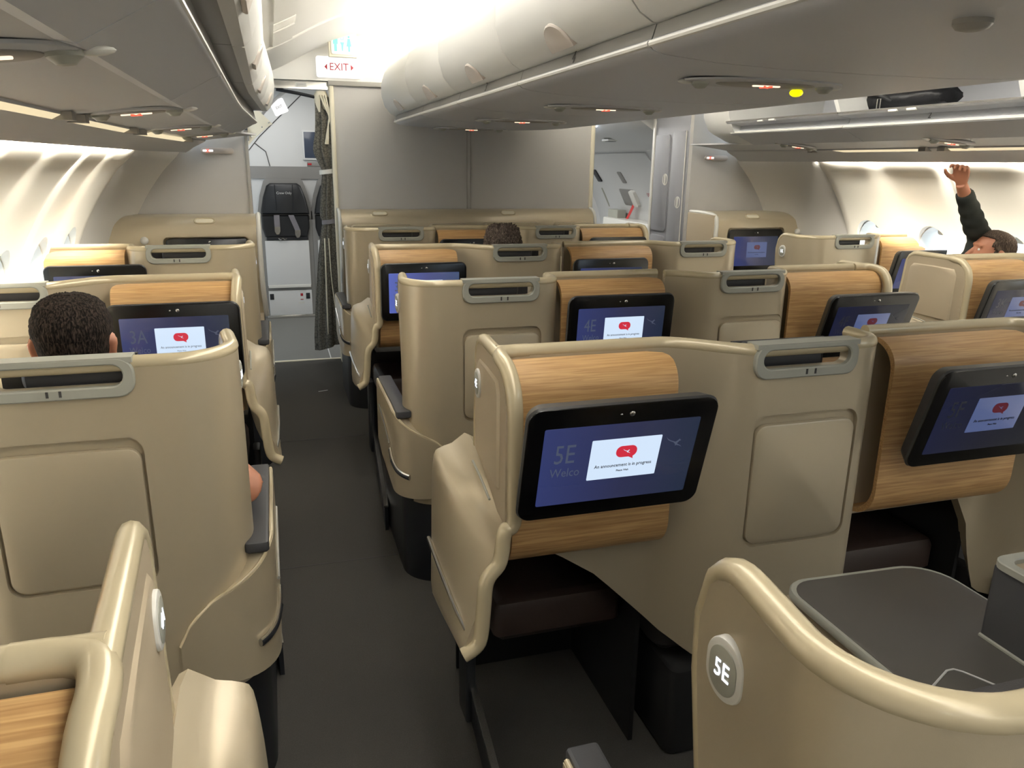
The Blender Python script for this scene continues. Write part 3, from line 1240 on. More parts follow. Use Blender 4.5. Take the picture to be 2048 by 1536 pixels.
seat('5E', 'A', 1, XE, YC[5], 'champagne business seat in the right foreground, its privacy wing badged 5E')
seat('4E', 'B', 1, XE, YC[4], 'champagne business seat with oak bay and large monitor nearest the camera, badge 4E')
seat('3E', 'A', 1, XE, YC[3], 'champagne business seat across the aisle whose back carries the monitor reading 4E')
seat('2E', 'B', 1, XE, YC[2], 'champagne business seat whose occupant with grey-brown curls shows above its back')
seat('1E', 'A', 1, XE, YC[1], 'aisle-side champagne seat in the centre block, closest to the grey bulkhead')
seat('4F', 'D', 1, XF, YC[4], 'champagne business seat at the right edge whose oak bay holds a dim tilted monitor')
seat('3F', 'C', 1, XF, YC[3], 'champagne business seat with dim leaning monitor beside the right-hand aisle')
seat('2F', 'D', 1, XF, YC[2], 'champagne seat with handle slot, left of the right console monitor')
seat('1F', 'C', 1, XF, YC[1], 'right-hand champagne seat in front of the bulkhead, low dark monitor by the lockers')
seat('4A', 'B', -1, XL - 0.02, YS[4] - 0.06, 'champagne business seat in the left foreground, curved oak corner and lit wing badge', True, 0.085)
seat('3A', 'S', -1, XL, YS[3], 'large champagne business seat at left holding the man with short brown hair')
seat('2A', 'B', -1, XL, YS[2], 'champagne business seat whose back carries the monitor reading 3A')
seat('1A', 'S', -1, XL, YS[1], 'champagne seat by the left windows, nearest the left front console')
seat('2K', 'B', 1, XR, YS[2], 'champagne seat at the right edge in front of the person raising an arm', False, 0.06)
seat('1K', 'S', 1, XR, YS[1], 'champagne seat by the right windows with wing badge 1K and bluish monitor')

mon(seats['4E'], 1, 0.245, -0.085, 0.985, 15, '5E', 'bright')
mon(seats['4F'], 1, 0.235, -0.06, 0.99, 15, '5F', 'dim')
mon(seats['3E'], 1, 0.80, -0.02, 0.98, 6, '4E', 'bright')
mon(seats['3F'], 1, 0.83, -0.075, 0.965, 17, '4F', 'dim')
mon(seats['2E'], 1, 0.27, -0.01, 0.965, 2, '3E', 'violet')
mon(seats['2F'], 1, 0.22, -0.01, 0.965, 2, '3F', 'mid')
mon(seats['1E'], 1, 0.80, 0.0, 0.965, 0, '2E', 'dim', show_card=False)
mon(seats['1F'], 1, 0.78, 0.0, 0.965, 4, '2F', 'dim', show_card=False)
mon(seats['2A'], -1, 0.25, 0.0, 0.962, 1, '3A', 'bright')
mon(seats['1A'], -1, 0.70, -0.03, 0.965, 4, '2A', 'bright', show_card=False)
mon(seats['2K'], 1, 0.29, -0.06, 0.955, 14, '3K', 'dim')
mon(seats['1K'], 1, 0.755, -0.11, 0.965, 14, '2K', 'mid', show_card=False)
mon(seats['4A'], -1, 0.25, 0.0, 0.90, 1, '5A', 'dim', show_card=False)

# side table and control box beside seat 5E
t = thing('side_table', 'dark grey side table with pale rim in the right foreground', 'table', (1.18, 0.95, 0))
mb = MB()
o = []
for (cx, cy, r, a0) in ((0.10, 0.19, 0.09, 0), (-0.135, 0.23, 0.06, 90), (-0.155, -0.26, 0.04, 180), (0.15, -0.26, 0.04, 270)):
    for k in range(8):
        a = math.radians(a0 + 90 * k / 7)
        o.append((cx + r * math.cos(a), cy + r * math.sin(a)))
sc = lambda s, z: [(a * s, b * s, z) for a, b in o]
mb.loft([sc(0.985, 0.702), sc(1.0, 0.706), sc(1.0, 0.718), sc(0.99, 0.722)])
put('table_rim', mb, GREYT, t)
mb = MB()
mb.loft([sc(0.955, 0.715), sc(0.955, 0.7232), sc(0.952, 0.7238)])
put('table_top', mb, TABLE, t)
mb = MB()
mb.loft([[(a * 1.0 + 0.0, b, z) for a, b, z in sc(s, z)] for s, z in ((0.97, 0.616), (1.01, 0.625), (1.035, 0.675), (1.03, 0.683), (0.99, 0.688))])
put('table_body', mb, CHAMPD, t)
mb = MB()
mb.loft([[(-0.10 + 0.075 * math.cos(2 * PI * k / 20), -0.05 + 0.075 * math.sin(2 * PI * k / 20), z) for k in range(20)] for z in (0.688, 0.703)])
put('pivot', mb, GREYT, t)
mb = MB()
P = [(-0.185, -0.10, 0.7242), (-0.09, -0.055, 0.7242), (-0.075, -0.055, 0.7242), (-0.065, -0.065, 0.7242), (0.02, -0.22, 0.7242)]
mb.tube(P, 0.0022, 6)
put('card_edge', mb, PALEP, t)

t = thing('seat_control_box', 'charcoal seat control box with pale outlines standing on the dark grey table', 'control box', (1.36, 0.77, 0.7245))
mb = MB()
mb.rbox(-0.12, 0.12, -0.20, 0.20, 0.0, 0.150, 0.012, 0.004)
put('box_body', mb, CHAR, t)
mb = MB()
mb.frame((0, 0, 0.148), (1, 0, 0), (0, 1, 0), 0.248, 0.408, 0.03, 0.205, 0.365, 0.022, 0.014)
put('box_rim', mb, GREYT, t)
mb = MB()
mb.plate((0, 0, 0.1475), (1, 0, 0), (0, 1, 0), 0.21, 0.37, 0.02, 0.004)
put('tray', mb, CHAMPD, t)
mb = MB()
mb.frame((-0.120, -0.035, 0.072), (0, -1, 0), (0, 0, 1), 0.27, 0.112, 0.016, 0.256, 0.098, 0.012, 0.003, b=0.001)
put('panel_outline', mb, GREYT, t)
mb = MB()
mb.frame((-0.1202, 0.0, 0.062), (0, -1, 0), (0, 0, 1), 0.062, 0.030, 0.0145, 0.056, 0.024, 0.0118, 0.0022, b=0.0006)
mb.box(-0.1225, -0.119, 0.055, 0.082, 0.100, 0.1035)
mb.box(-0.1225, -0.119, 0.055, 0.082, 0.1055, 0.109)
for yy, zz, up in ((0.075, 0.035, 1), (0.06, 0.022, -1), (0.046, 0.060, 1), (0.038, 0.080, 1), (-0.046, 0.060, 1)):
    mb.poly([(-0.1222, yy + 0.006, zz - 0.005 * up), (-0.1222, yy - 0.006, zz - 0.005 * up), (-0.1222, yy, zz + 0.006 * up)], 0.0006, (-1, 0, 0))
put('control_symbols', mb, PALEP, t)
mb = MB()
mb.tube([(-0.121, -0.20, 0.002), (-0.121, 0.195, 0.002)], 0.004, 6)
put('base_line', mb, GREYT, t)


# ------------------------------------------------------------------ front consoles
def console(name, label, x0, x1, yf, yb, zt, openings, loc, group=None):
    """hooded unit: face at yf, back at yb; openings = (x centre, width, z0, z1, depth)"""
    t = thing(name, label, 'console', loc)
    lx, ly = loc[0], loc[1]
    mb = MB()
    prof = [(yb, 0.30), (yf + 0.16, 0.30), (yf + 0.03, 0.74), (yf, 0.80), (yf, 1.10)]
    for k in range(1, 8):
        a = PI - PI / 2 * k / 7
        prof.append((yf + 0.13 + 0.13 * math.cos(a), zt - 0.075 + 0.075 * math.sin(a)))
    prof += [(yb, zt)]
    xs = [x0, x0 + 0.004, x0 + 0.02, x1 - 0.02, x1 - 0.004, x1]
    mb.loft([[(x - lx, y - ly, z) for y, z in prof] for x in (x0, x1)])
    me = mb.mesh('hood')
    cs = []
    for xc, w, z0, z1, d in openings:
        c = MB()
        c.loft([[(xc - lx + a, y - ly, (z0 + z1) / 2 + b) for a, b in rr(w, z1 - z0, 0.03, 6)] for y in (yf - 0.1, yf + d)])
        cs.append(c.mesh('cutter'))
    me = cut(me, cs)
    link('hood', me, CHAMP, t)
    return t


def pill_badge(t, x, y, z, tilt=0.9):
    mb = MB()
    ey = Vector((0, math.sin(tilt), math.cos(tilt)))
    en = Vector((1, 0, 0)).cross(ey)
    o = Vector((x, y, z))
    mb.frame(o, (1, 0, 0), ey, 0.125, 0.052, 0.0259, 0.105, 0.034, 0.0169, 0.006)
    b = put('pill_frame', mb, CHAMPG, t)
    mb = MB()
    mb.plate(o, (1, 0, 0), ey, 0.106, 0.035, 0.0174, 0.003)
    put('pill_face', mb, BONE, b)


t = console('front_console', 'long champagne console with two dark monitors and two pockets at the bulkhead foot', 0.49, 2.56, 6.06, 6.20, 1.222,
            [(0.79, 0.47, 0.80, 1.115, 0.05), (1.31, 0.31, 0.82, 1.12, 0.06), (1.83, 0.47, 0.80, 1.125, 0.05), (2.35, 0.31, 0.82, 1.12, 0.06)], (1.52, 6.06, 0))
pill_badge(t, 0.785 - 1.52, 0.028, 1.196)
pill_badge(t, 1.815 - 1.52, 0.028, 1.196)
for x in (0.79, 1.83):
    mb = MB()
    mb.plate((x - 1.52, 0.046, 0.957), (1, 0, 0), (0, 0, 1), 0.45, 0.30, 0.028, 0.028, 0.004, 6)
    put('monitor', mb, BLACKG, t)
for x in (1.31, 2.35):
    mb = MB()
    mb.plate((x - 1.52, 0.056, 0.95), (1, 0, 0), (0, 0, 1), 0.29, 0.24, 0.03, 0.03, 0.004, 6)
    put('pocket_panel', mb, CHAMP, t)
mb = MB()
mb.rbox(-1.0, 1.0, 0.10, 0.13, 0.30, 0.78, 0.004, 0.003)
put('wood_panel', mb, WOOD, t)
for x in (-1.04, 1.045):
    mb = MB()
    mb.tube(catmull([(x, 0.12, 1.222), (x, 0.05, 1.205), (x, 0.0, 1.14), (x, -0.005, 1.0), (x, 0.0, 0.80), (x, 0.05, 0.70), (x, 0.11, 0.45), (x, 0.12, 0.05)], 4), 0.014, 8)
    put('edge_trim', mb, WHITET, t, 60)

t = console('front_console', 'champagne console at left below the grey partition, black monitor top showing', -0.985, -0.10, 5.16, 5.445, 1.24, [(-0.405, 0.50, 0.80, 1.118, 0.05)], (-0.5, 5.16, 0))
pill_badge(t, -0.41 + 0.5, 0.030, 1.212)
mb = MB()
mb.plate((-0.405 + 0.5, 0.046, 0.957), (1, 0, 0), (0, 0, 1), 0.48, 0.30, 0.028, 0.03, 0.004, 6)
m_ = put('monitor', mb, BLACKG, t)
mb = MB()
mb.ball((0.11, 0.014, 1.085), 0.008, 0.004, 0.008, 10, 6)
put('camera_lens', mb, CHROME, m_)
mb = MB()
mb.ball((-0.758 + 0.5, -0.005, 1.10), 0.024, 0.020, 0.024, 14, 8)
put('knob', mb, WHITET, t)
mb = MB()
mb.tube(catmull([(0.405, 0.28, 1.235), (0.405, 0.10, 1.232), (0.405, 0.02, 1.19), (0.405, -0.006, 1.10), (0.405, -0.006, 0.85), (0.41, 0.03, 0.70), (0.415, 0.08, 0.60)], 4), 0.016, 8)
put('edge_trim', mb, WHITET, t, 60)
mb = MB()
mb.rbox(0.36, 0.40, 0.02, 0.28, 0.0, 0.62, 0.006, 0.004)
put('end_panel', mb, CHAMPD, t)

t = console('front_console', 'champagne console at right holding a lit square monitor under the lockers', 3.10, 4.10, 5.16, 5.445, 1.245, [(3.515, 0.50, 0.79, 1.135, 0.04)], (3.6, 5.16, 0))
pill_badge(t, 3.49 - 3.6, 0.030, 1.216)
mb = MB()
mb.ball((3.88 - 3.6, -0.005, 1.10), 0.024, 0.020, 0.024, 14, 8)
put('knob', mb, WHITET, t)
mb = MB()
mb.rbox(-0.52, -0.485, -0.10, 0.29, 0.55, 1.235, 0.008, 0.006)
put('end_panel', mb, CHAMPD, t)
mb = MB()
mb.tube(catmull([(-0.50, 0.28, 1.24), (-0.50, 0.05, 1.24), (-0.50, -0.07, 1.23), (-0.50, -0.105, 1.19), (-0.50, -0.108, 1.05), (-0.50, -0.10, 0.80)], 4), 0.016, 8)
put('edge_trim', mb, WHITET, t, 60)
add_monitor(t, 1, -0.085, 0.012, 0.962, -2, '1K', SCR['mid'], CARD['dim'], FAINT['dim'], BUB['dim'], full=False, w=0.475, h=0.32, t=0.04)

# ------------------------------------------------------------------ overhead bins
HOUS_C = [(0.0, 1.807), (0.25, 1.808), (0.45, 1.815), (0.58, 1.826), (0.612, 1.834), (0.626, 1.847), (0.615, 1.858), (0.60, 1.895), (0.585, 1.93), (0.5, 2.20), (0.0, 2.25)]
DOOR_C = [(0.622, 1.892), (0.655, 1.910), (0.69, 1.95), (0.712, 2.02), (0.712, 2.09), (0.69, 2.16), (0.64, 2.225), (0.55, 2.27), (0.42, 2.29)]


def mirror_loop(P):
    return P + [(-a, b) for a, b in P[::-1] if abs(a) > 1e-6]


def bin_latch(t, x, y, z, s, sx, tilt):
    """rounded flap at the foot of the door"""
    mb = MB()
    ey = Vector((sx * math.sin(tilt), 0, math.cos(tilt)))
    ex = Vector((0, sx, 0))
    en = ex.cross(ey)
    o = Vector((x, y, z))
    pts = [(0.085 * s * math.cos(a), 0.062 * s * math.sin(a)) for a in [PI * k / 14 for k in range(15)]]
    pts = [(0.085 * s, -0.018)] + pts + [(-0.085 * s, -0.018)]
    A = mb.ring([tuple(o + ex * a + ey * b - en * 0.01) for a, b in pts])
    B = mb.ring([tuple(o + ex * a + ey * b + en * 0.008) for a, b in pts])
    C = mb.ring([tuple(o + ex * a * 0.93 + ey * (b * 0.93) + en * 0.012) for a, b in pts])
    mb.bridge(A, B)
    mb.bridge(B, C)
    mb.face(A[::-1])
    mb.face(C)
    put('latch', mb, BINLATCH, t)


def centre_bin(y0, y1, label, number=None, nose=False):
    t = thing('overhead_bin', label, 'overhead bin', (MID, (y0 + y1) / 2, 0), 'centre overhead bins')
    yc = (y0 + y1) / 2
    ys = [(y0 + 0.003, 1, 0)] + ([(y1 - 0.003, 1, 0)] if not nose else [])
    if nose:
        for k in range(10):
            q = k / 9
            ys.append((lerp(y1 - 0.75, y1, q), 1 - 0.42 * (1 - math.sqrt(max(0, 1 - (q * 0.98) ** 2.2))), 0.10 * q ** 3))
    mb = MB()
    mb.loft([[(a * s, y - yc, z + d) for a, z in mirror_loop(HOUS_C)] for y, s, d in ys])
    put('housing', mb, BING, t, 30)
    for sx in (-1, 1):
        mb = MB()
        rings = []
        yd = [(y0 + 0.004, -0.006), (y0 + 0.012, 0), ] + ([(y1 - 0.012, 0), (y1 - 0.004, -0.006)] if not nose else [])
        if nose:
            for k in range(10):
                q = k / 9
                yd.append((lerp(y1 - 0.75, y1 - 0.02, q), -0.42 * 0.68 * (1 - math.sqrt(max(0, 1 - (q * 0.98) ** 2.2)))))
        for y, d in yd:
            a = [(sx * (r + d), y - yc, z) for r, z in DOOR_C]
            b = [(sx * (r + d - 0.03), y - yc, z - (0.0 if r > 0.6 else 0.02)) for r, z in DOOR_C]
            rings.append(a + b[::-1])
        mb.loft(rings)
        put('door', mb, BINW, t, 45)
        ly = (y0 + y1) / 2 - yc if not nose else (y0 + y1) / 2 - yc - 0.25
        bin_latch(t, sx * 0.652, ly, 1.912, 1.0, sx, 0.66)
        # pale ridge line and the band behind it
        mb = MB()
        rp = [(sx * 0.620 * s, y - yc, 1.847 + d) for y, s, d in ys]
        mb.tube(rp, 0.0075, 8)
        put('ridge_trim', mb, WHITET, t)
        mb = MB()
        rings = []
        for y, s, d in ys:
            rings.append([(sx * 0.616 * s, y - yc, 1.858 + d), (sx * 0.606 * s, y - yc, 1.890 + d), (sx * 0.580 * s, y - yc, 1.890 + d), (sx * 0.590 * s, y - yc, 1.858 + d)])
        mb.loft(rings)
        put('band', mb, BINBAND, t)
    if number:
        mb = MB()
        n = text('row_number', number, 0.05, DARKP, t, (-0.6135, 0.0, 1.874), (0, -1, 0), (0.28, 0, 1), 0.9)
    return t


CB = [-1.3, -0.25, 0.74, 1.73, 2.73, 3.68, 4.60]
names = {0: 'white overhead bin of the centre row, behind the viewpoint', 1: 'white centre overhead bin above the viewpoint', 2: 'white centre overhead bin cut by the top edge of the picture', 3: 'white centre overhead bin fully in view nearest the camera, band numbered 4',
         4: 'white centre overhead bin ahead of the one numbered 4', 5: 'white centre overhead bin just behind the rounded nose bin'}
for k, (a, b) in enumerate(zip(CB, CB[1:])):
    centre_bin(a, b, names[k], '4' if k == 3 else ('3' if k == 4 else None))
centre_bin(4.60, 6.19, 'rounded nose bin of the centre row ending at the grey bulkhead', None, True)

HOUS_S = [(1.70, 1.722), (1.598, 1.780), (1.580, 1.786), (1.572, 1.795), (1.578, 1.804), (1.592, 1.813), (1.602, 1.86), (1.60, 2.16), (2.30, 2.16), (2.30, 1.78), (1.95, 1.76)]
DOOR_S = [(1.512, 1.858), (1.492, 1.88), (1.472, 1.93), (1.462, 1.99), (1.464, 2.06), (1.478, 2.13), (1.505, 2.19)]


def side_taper(y):
    return 0.0 if y < 3.6 else 0.05 * (y - 3.6) / 1.5


def left_bin(y0, y1, label, front=False):
    t = thing('overhead_bin', label, 'overhead bin', (MID, (y0 + y1) / 2, 0), 'left overhead bins')
    yc = (y0 + y1) / 2
    ys = [y0 + 0.003, lerp(y0, y1, 0.5), y1 - 0.003]
    mb = MB()
    rings = [[(-(r - side_taper(y)), y - yc, z) for r, z in HOUS_S] for y in ys]
    mb.loft(rings)
    put('housing', mb, BING, t, 30)
    mb = MB()
    rings = []
    for y, d in ((y0 + 0.004, 0.006), (y0 + 0.014, 0), (lerp(y0, y1, 0.5), 0), (y1 - 0.014, 0), (y1 - 0.004, 0.006)):
        a = [(-(r - side_taper(y) + d), y - yc, z) for r, z in DOOR_S]
        rings.append(a + [(-(r - side_taper(y) + 0.03), y - yc, z) for r, z in DOOR_S][::-1])
    mb.loft(rings)
    put('door', mb, BINW, t, 45)
    mb = MB()
    mb.loft([[(-(r - side_taper(y)), y - yc, z) for r, z in ((1.580, 1.810), (1.590, 1.812), (1.602, 1.87), (1.520, 1.87), (1.522, 1.862), (1.590, 1.862))] for y in ys])
    put('band', mb, BINBAND, t)
    mb = MB()
    mb.tube([(-(1.577 - side_taper(y)), y - yc, 1.796) for y in ys], 0.006, 6)
    put('ridge_trim', mb, WHITET, t)
    bin_latch(t, -(1.496 - side_taper(yc)), 0.0, 1.885, 0.9, 1, 0.40)
    if front:
        mb = MB()
        rings = []
        full = HOUS_S[:7] + [(1.52, 1.86)] + DOOR_S + [(1.60, 2.22), (2.25, 2.22), (2.25, 1.76)]
        cx, cz = 1.85, 1.98
        for k in range(6):
            q = k / 5
            s = math.sqrt(1 - (q * 0.92) ** 2)
            y = y1 + 0.16 * q
            rings.append([(-(cx + (r - cx) * lerp(1, s, 0.5) - side_taper(y)), y - yc, cz + (z - cz) * lerp(1, s, 0.5)) for r, z in full])
        mb.loft(rings)
        put('end_cap', mb, BING, t, 50)
    return t


LB = [-1.0, 0.1, 1.2, 2.25, 3.3, 4.2, 5.05]
lab = ['left overhead bin behind the viewpoint', 'left overhead bin beside the viewpoint', 'left overhead bin with the largest grey underside in the picture',
       'left overhead bin past the first curved seam of the grey underside', 'left overhead bin second from the front partition', 'left overhead bin at the front end, rounded cap by the curtain']
for k, (a, b) in enumerate(zip(LB, LB[1:])):
    left_bin(a, b, lab[k], k == 5)


def right_bin(y0, y1, label, front=False, number=None):
    """open side bin: tub, lip and inside walls; its door is swung up overhead"""
    t = thing('overhead_bin', label, 'overhead bin', (MID, (y0 + y1) / 2, 0), 'open right overhead bins')
    yc = (y0 + y1) / 2
    st = side_taper
    ys = [y0 + 0.003, y1 - 0.003]
    tub = [(1.70, 1.722), (1.575, 1.778), (1.552, 1.788), (1.548, 1.797), (1.556, 1.806), (1.585, 1.815), (1.592, 1.84), (1.560, 1.846), (1.515, 1.853), (1.505, 1.862), (1.515, 1.868), (1.60, 1.862), (2.10, 1.85), (2.22, 1.90), (2.24, 2.16), (2.30, 2.16), (2.30, 1.78), (1.95, 1.76)]
    mb = MB()
    mb.loft([[(r - st(y), y - yc, z) for r, z in tub] for y in ys])
    put('tub', mb, BING, t, 30)
    mb = MB()
    mb.tube([(1.510 - st(y), y - yc, 1.866) for y in ys], 0.0065, 6)
    put('lip', mb, CHROME, t)
    mb = MB()
    mb.tube([(1.553 - st(y), y - yc, 1.797) for y in ys], 0.0075, 6)
    put('ridge_trim', mb, WHITET, t)
    for k, yy in enumerate([y0 + 0.02] if not front else [y0 + 0.02, y1 - 0.02]):
        mb = MB()
        pts = [(1.53, 1.87), (1.50, 1.93), (1.495, 2.05), (1.53, 2.16), (2.24, 2.16), (2.22, 1.87)]
        mb.poly([(r - st(yy), yy - yc - 0.015, z) for r, z in pts], 0.03, (0, 1, 0))
        put('divider', mb, BINW, t)
    mb = MB()
    mb.loft([[(r - st(y), y - yc, z) for r, z in ((1.60, 2.16), (1.60, 2.175), (2.26, 2.175), (2.26, 2.16))] for y in ys])
    put('top_panel', mb, BING, t)
    # the open door, swung up flat under the ceiling
    mb = MB()
    mb.loft([[(r - st(y), y - yc, z) for r, z in ((1.60, 2.178), (1.35, 2.225), (1.20, 2.285), (1.19, 2.30), (1.36, 2.245), (1.60, 2.195))] for y in ys])
    put('door', mb, BINW, t)
    for dy in (-0.06, 0.06):
        mb = MB()
        mb.rbox(1.50 - st(yc), 1.525 - st(yc), dy - 0.03 + 0.1, dy + 0.03 + 0.1, 1.852, 1.864, 0.004, 0.002)
        put('striker', mb, WHITET, t)
    if number:
        text('row_number', number, 0.045, DARKP, t, (1.582 - st(yc), 0.0, 1.829), (0, -1, 0), (0.2, 0, 1), 0.9)
    if front:
        mb = MB()
        full = [(1.70, 1.722), (1.575, 1.778), (1.548, 1.797), (1.520, 1.85), (1.495, 1.90), (1.485, 1.98), (1.495, 2.08), (1.53, 2.17), (2.28, 2.17), (2.28, 1.77)]
        cx, cz = 1.92, 1.96
        rings = []
        for k in range(8):
            q = k / 7
            s = math.sqrt(1 - (q * 0.93) ** 2)
            y = y1 + 0.03 + 0.50 * q
            rings.append([(cx + (r - cx) * lerp(1, s, 0.75) - st(y), y - yc, cz + (z - cz) * lerp(1, s, 0.75)) for r, z in full])
        rings.insert(0, [(r - st(y1), y1 - 0.05 - yc, z) for r, z in full])
        mb.loft(rings)
        put('end_cap', mb, BINW, t, 50)
    return t


RB = [0.4, 1.5, 2.6, 3.72, 4.78]
lab = ['open right overhead bin behind the right edge of the picture', 'open right overhead bin nearest the right edge', 'open right overhead bin holding the black bag, numbered 2', 'open empty right overhead bin at the front, white end cap by the lockers']
for k, (a, b) in enumerate(zip(RB, RB[1:])):
    right_bin(a, b, lab[k], k == 3, '2' if k == 2 else None)

# black bag lying in the right bin
t = thing('duffel_bag', 'black duffel bag lying in the open right overhead bin', 'bag', (3.30, 3.66, 1.866))
mb = MB()
rings = []
random.seed(3)
for k in range(13):
    q = k / 12
    s = (0.25 + 0.75 * math.sin(PI * min(1, q * 0.85 + 0.1)) ** 0.5) * lerp(0.7, 1.0, q)
    rings.append([(0.17 * s * math.copysign(abs(math.cos(a)) ** 0.7, math.cos(a)) + 0.006 * random.uniform(-1, 1) * 1.5, -0.36 + 0.72 * q,
                   max(0.0, 0.075 + (0.085 + 0.022 * math.sin(9 * q + 1)) * s * math.sin(a) * lerp(0.72, 1.0, q) + 0.009 * random.uniform(-1, 1))) for a in [2 * PI * j / 16 for j in range(16)]])
mb.loft(rings)
put('bag_body', mb, BAGM, t, 80)
mb = MB()
mb.tube(catmull([(-0.12, 0.20, 0.06), (-0.17, 0.15, 0.10), (-0.175, 0.05, 0.11), (-0.17, -0.05, 0.09), (-0.13, -0.10, 0.06)], 5), 0.010, 8, flat=0.5)
put('carry_strap', mb, BAGM, t, 60)
mb = MB()
for yy in (0.22, -0.06):
    mb.tube([(-0.172, yy - 0.012, 0.02), (-0.172, yy - 0.012, 0.07), (-0.172, yy + 0.012, 0.07), (-0.172, yy + 0.012, 0.02)], 0.0035, 6)
put('buckles', mb, CHROME, t)


# ------------------------------------------------------------------ service panels, reading strips and valances along the side walls
def side_strip(name, sx, prof, y0, y1, m, parent=None, n=24, thick=0.01):
    mb = MB()
    rings = []
    for k in range(n + 1):
        y = lerp(y0, y1, k / n)
        tp = taper(y) * 0.9
        a = [(MID + sx * (r - tp), y, z) for r, z in prof]
        b = [(x, yy, z + thick) for x, yy, z in a][::-1]
        rings.append(a + b)
    mb.loft(rings)
    return mb


for side, sx in (('left', -1), ('right', 1)):
    ye = 5.36
    o = put('service_channel', side_strip('', sx, [(1.690, 1.728), (1.78, 1.722), (1.975, 1.697), (2.0, 1.693)], -3.9, ye, PSU), PSU)
    tag(o, 'long grey service panel with signs between bin and reading strips, %s side of the cabin' % side, 'panel')
    o = put('valance', side_strip('', sx, [(1.985, 1.688), (2.02, 1.668), (2.06, 1.648), (2.085, 1.630), (2.10, 1.621), (2.105, 1.618)], -3.9, ye - 0.02, PSU), PSU)
    tag(o, 'grey valance panel below the lit reading strips along the %s wall' % side, 'panel')
    runs = [(1.2, 2.38), (2.59, 3.46), (3.73, 5.0)] if sx < 0 else [(0.7, 1.7), (1.85, 3.42), (3.60, 4.50)]
    for k, (a, b) in enumerate(runs):
        tp = taper((a + b) / 2) * 0.9
        t = thing('reading_strip', 'warm lit reading strip on the %s wall, %s' % (side, ['nearest the camera', 'middle one of the three visible', 'farthest forward'][k]), 'light', (MID + sx * (1.985 - tp), (a + b) / 2, 1.69), '%s reading strips' % side)
        hl = (b - a) / 2
        ex = Vector((0, 1, 0)) * sx
        mb = MB()
        slope = -0.10 if sx < 0 else 0.0
        mb.loft([[(sx * (rr_ - tk), y, zz) for rr_, zz in ((0.000, -0.003), (0.022, -0.015), (0.026, -0.008), (0.004, 0.004))] for y, tk in ((-hl, -(tp - taper(a) * 0.9)), (hl, taper(b) * 0.9 - tp))])
        put('lit_diffuser', mb, STRIPL, t)
        for q, yy in ((-1, -hl), (1, hl)):
            tk = taper(yy + (a + b) / 2) * 0.9 - tp
            mb = MB()
            mb.box(-0.022 - sx * tk, 0.026 - sx * tk, yy - 0.0 - (0.05 if q < 0 else 0), yy + (0.05 if q > 0 else 0), -0.016, 0.006)
            put('end_piece', mb, PSUD, t)


def psu(label, x, y, z, length, yellow=False, lit=True, group='service units', tiltx=0.0):
    """oval service unit on the underside of a bin, long side across the cabin"""
    t = thing('service_unit', label, 'service unit', (x, y, z), group)
    t.rotation_euler = (0, tiltx, 0)
    mb = MB()
    mb.loft([[(length * math.cos(2 * PI * k / 28) * s, 0.105 * math.sin(2 * PI * k / 28) * s, d) for k in range(28)] for s, d in ((1.0, 0.003), (1.0, -0.002), (0.97, -0.004))])
    put('oval_plate', mb, PSU, t)
    mb = MB()
    mb.loft([[(length * 0.62 * math.cos(2 * PI * k / 28) * s, 0.058 * math.sin(2 * PI * k / 28) * s - 0.01, d) for k in range(28)] for s, d in ((1.0, -0.003), (1.0, -0.006), (0.96, -0.0075))])
    put('sign_lens', mb, PSUD, t)
    mb = MB()
    mb.rbox(-0.045, 0.040, -0.022, -0.010, -0.011, -0.006, 0.003, 0.001)
    s = put('cigarette_sign', mb, NOSMOKE, t)
    mb = MB()
    mb.tube([(-0.016, -0.028, -0.0115), (0.010, -0.004, -0.0115)], 0.003, 5)
    mb.tube([(-0.016, -0.004, -0.0115), (0.010, -0.028, -0.0115)], 0.003, 5)
    put('red_cross', mb, NOSMOKER, s)
    for sx in (-1, 1):
        mb = MB()
        c = (sx * length * 0.80, 0.0, -0.010)
        mb.loft([[(c[0] + rad * math.cos(2 * PI * k / 18), c[1] + rad * math.sin(2 * PI * k / 18), c[2] - d) for k in range(18)] for rad, d in ((0.025, -0.008), (0.024, 0.000), (0.017, 0.006), (0.013, 0.010), (0.006, 0.011))])
        put('air_nozzle', mb, GREYT, t, 30)
        mb = MB()
        mb.ball((c[0] + sx * 0.040, 0.008, -0.003), 0.026, 0.011, 0.007, 12, 6)
        put('reading_lamp', mb, WHITET, t)
    if yellow:
        mb = MB()
        mb.ball((0.17, 0.085, -0.012), 0.02, 0.02, 0.012, 12, 6)
        put('call_light', mb, YELLOW, t)
    return t


for k, (y, lb) in enumerate(((2.0, 'oval service unit with yellow call light on the centre bin underside'),
                             (3.11, 'oval service unit on the centre bin underside, next ahead of the yellow call light'), (4.25, 'oval service unit on the centre bin underside, second from the nose end'),
                             (5.40, 'oval service unit on the centre bin underside nearest the bulkhead'))):
    psu(lb, 1.34, y, 1.8045, 0.25, k == 0)
for k, (y, lb) in enumerate(((1.27, 'oval service unit at the upper left corner under the left bin'), (2.6, 'oval service unit under the left bin, nearest with a lit cigarette sign'),
                             (3.83, 'oval service unit under the left bin, middle one of three lit'), (4.85, 'oval service unit under the left bin, closest to the partition'))):
    psu(lb, -0.36 + taper(y) * 0.5, y, 1.712, 0.125, tiltx=-0.10)
for k, (y, lb) in enumerate(((3.24, 'oval service unit under the right bin, nearer the raised hand'), (4.46, 'oval service unit under the right bin near the front end cap'), (2.1, 'oval service unit under the right bin at the right edge'))):
    psu(lb, 3.28 - taper(y) * 0.5, y, 1.712, 0.125, tiltx=0.10)

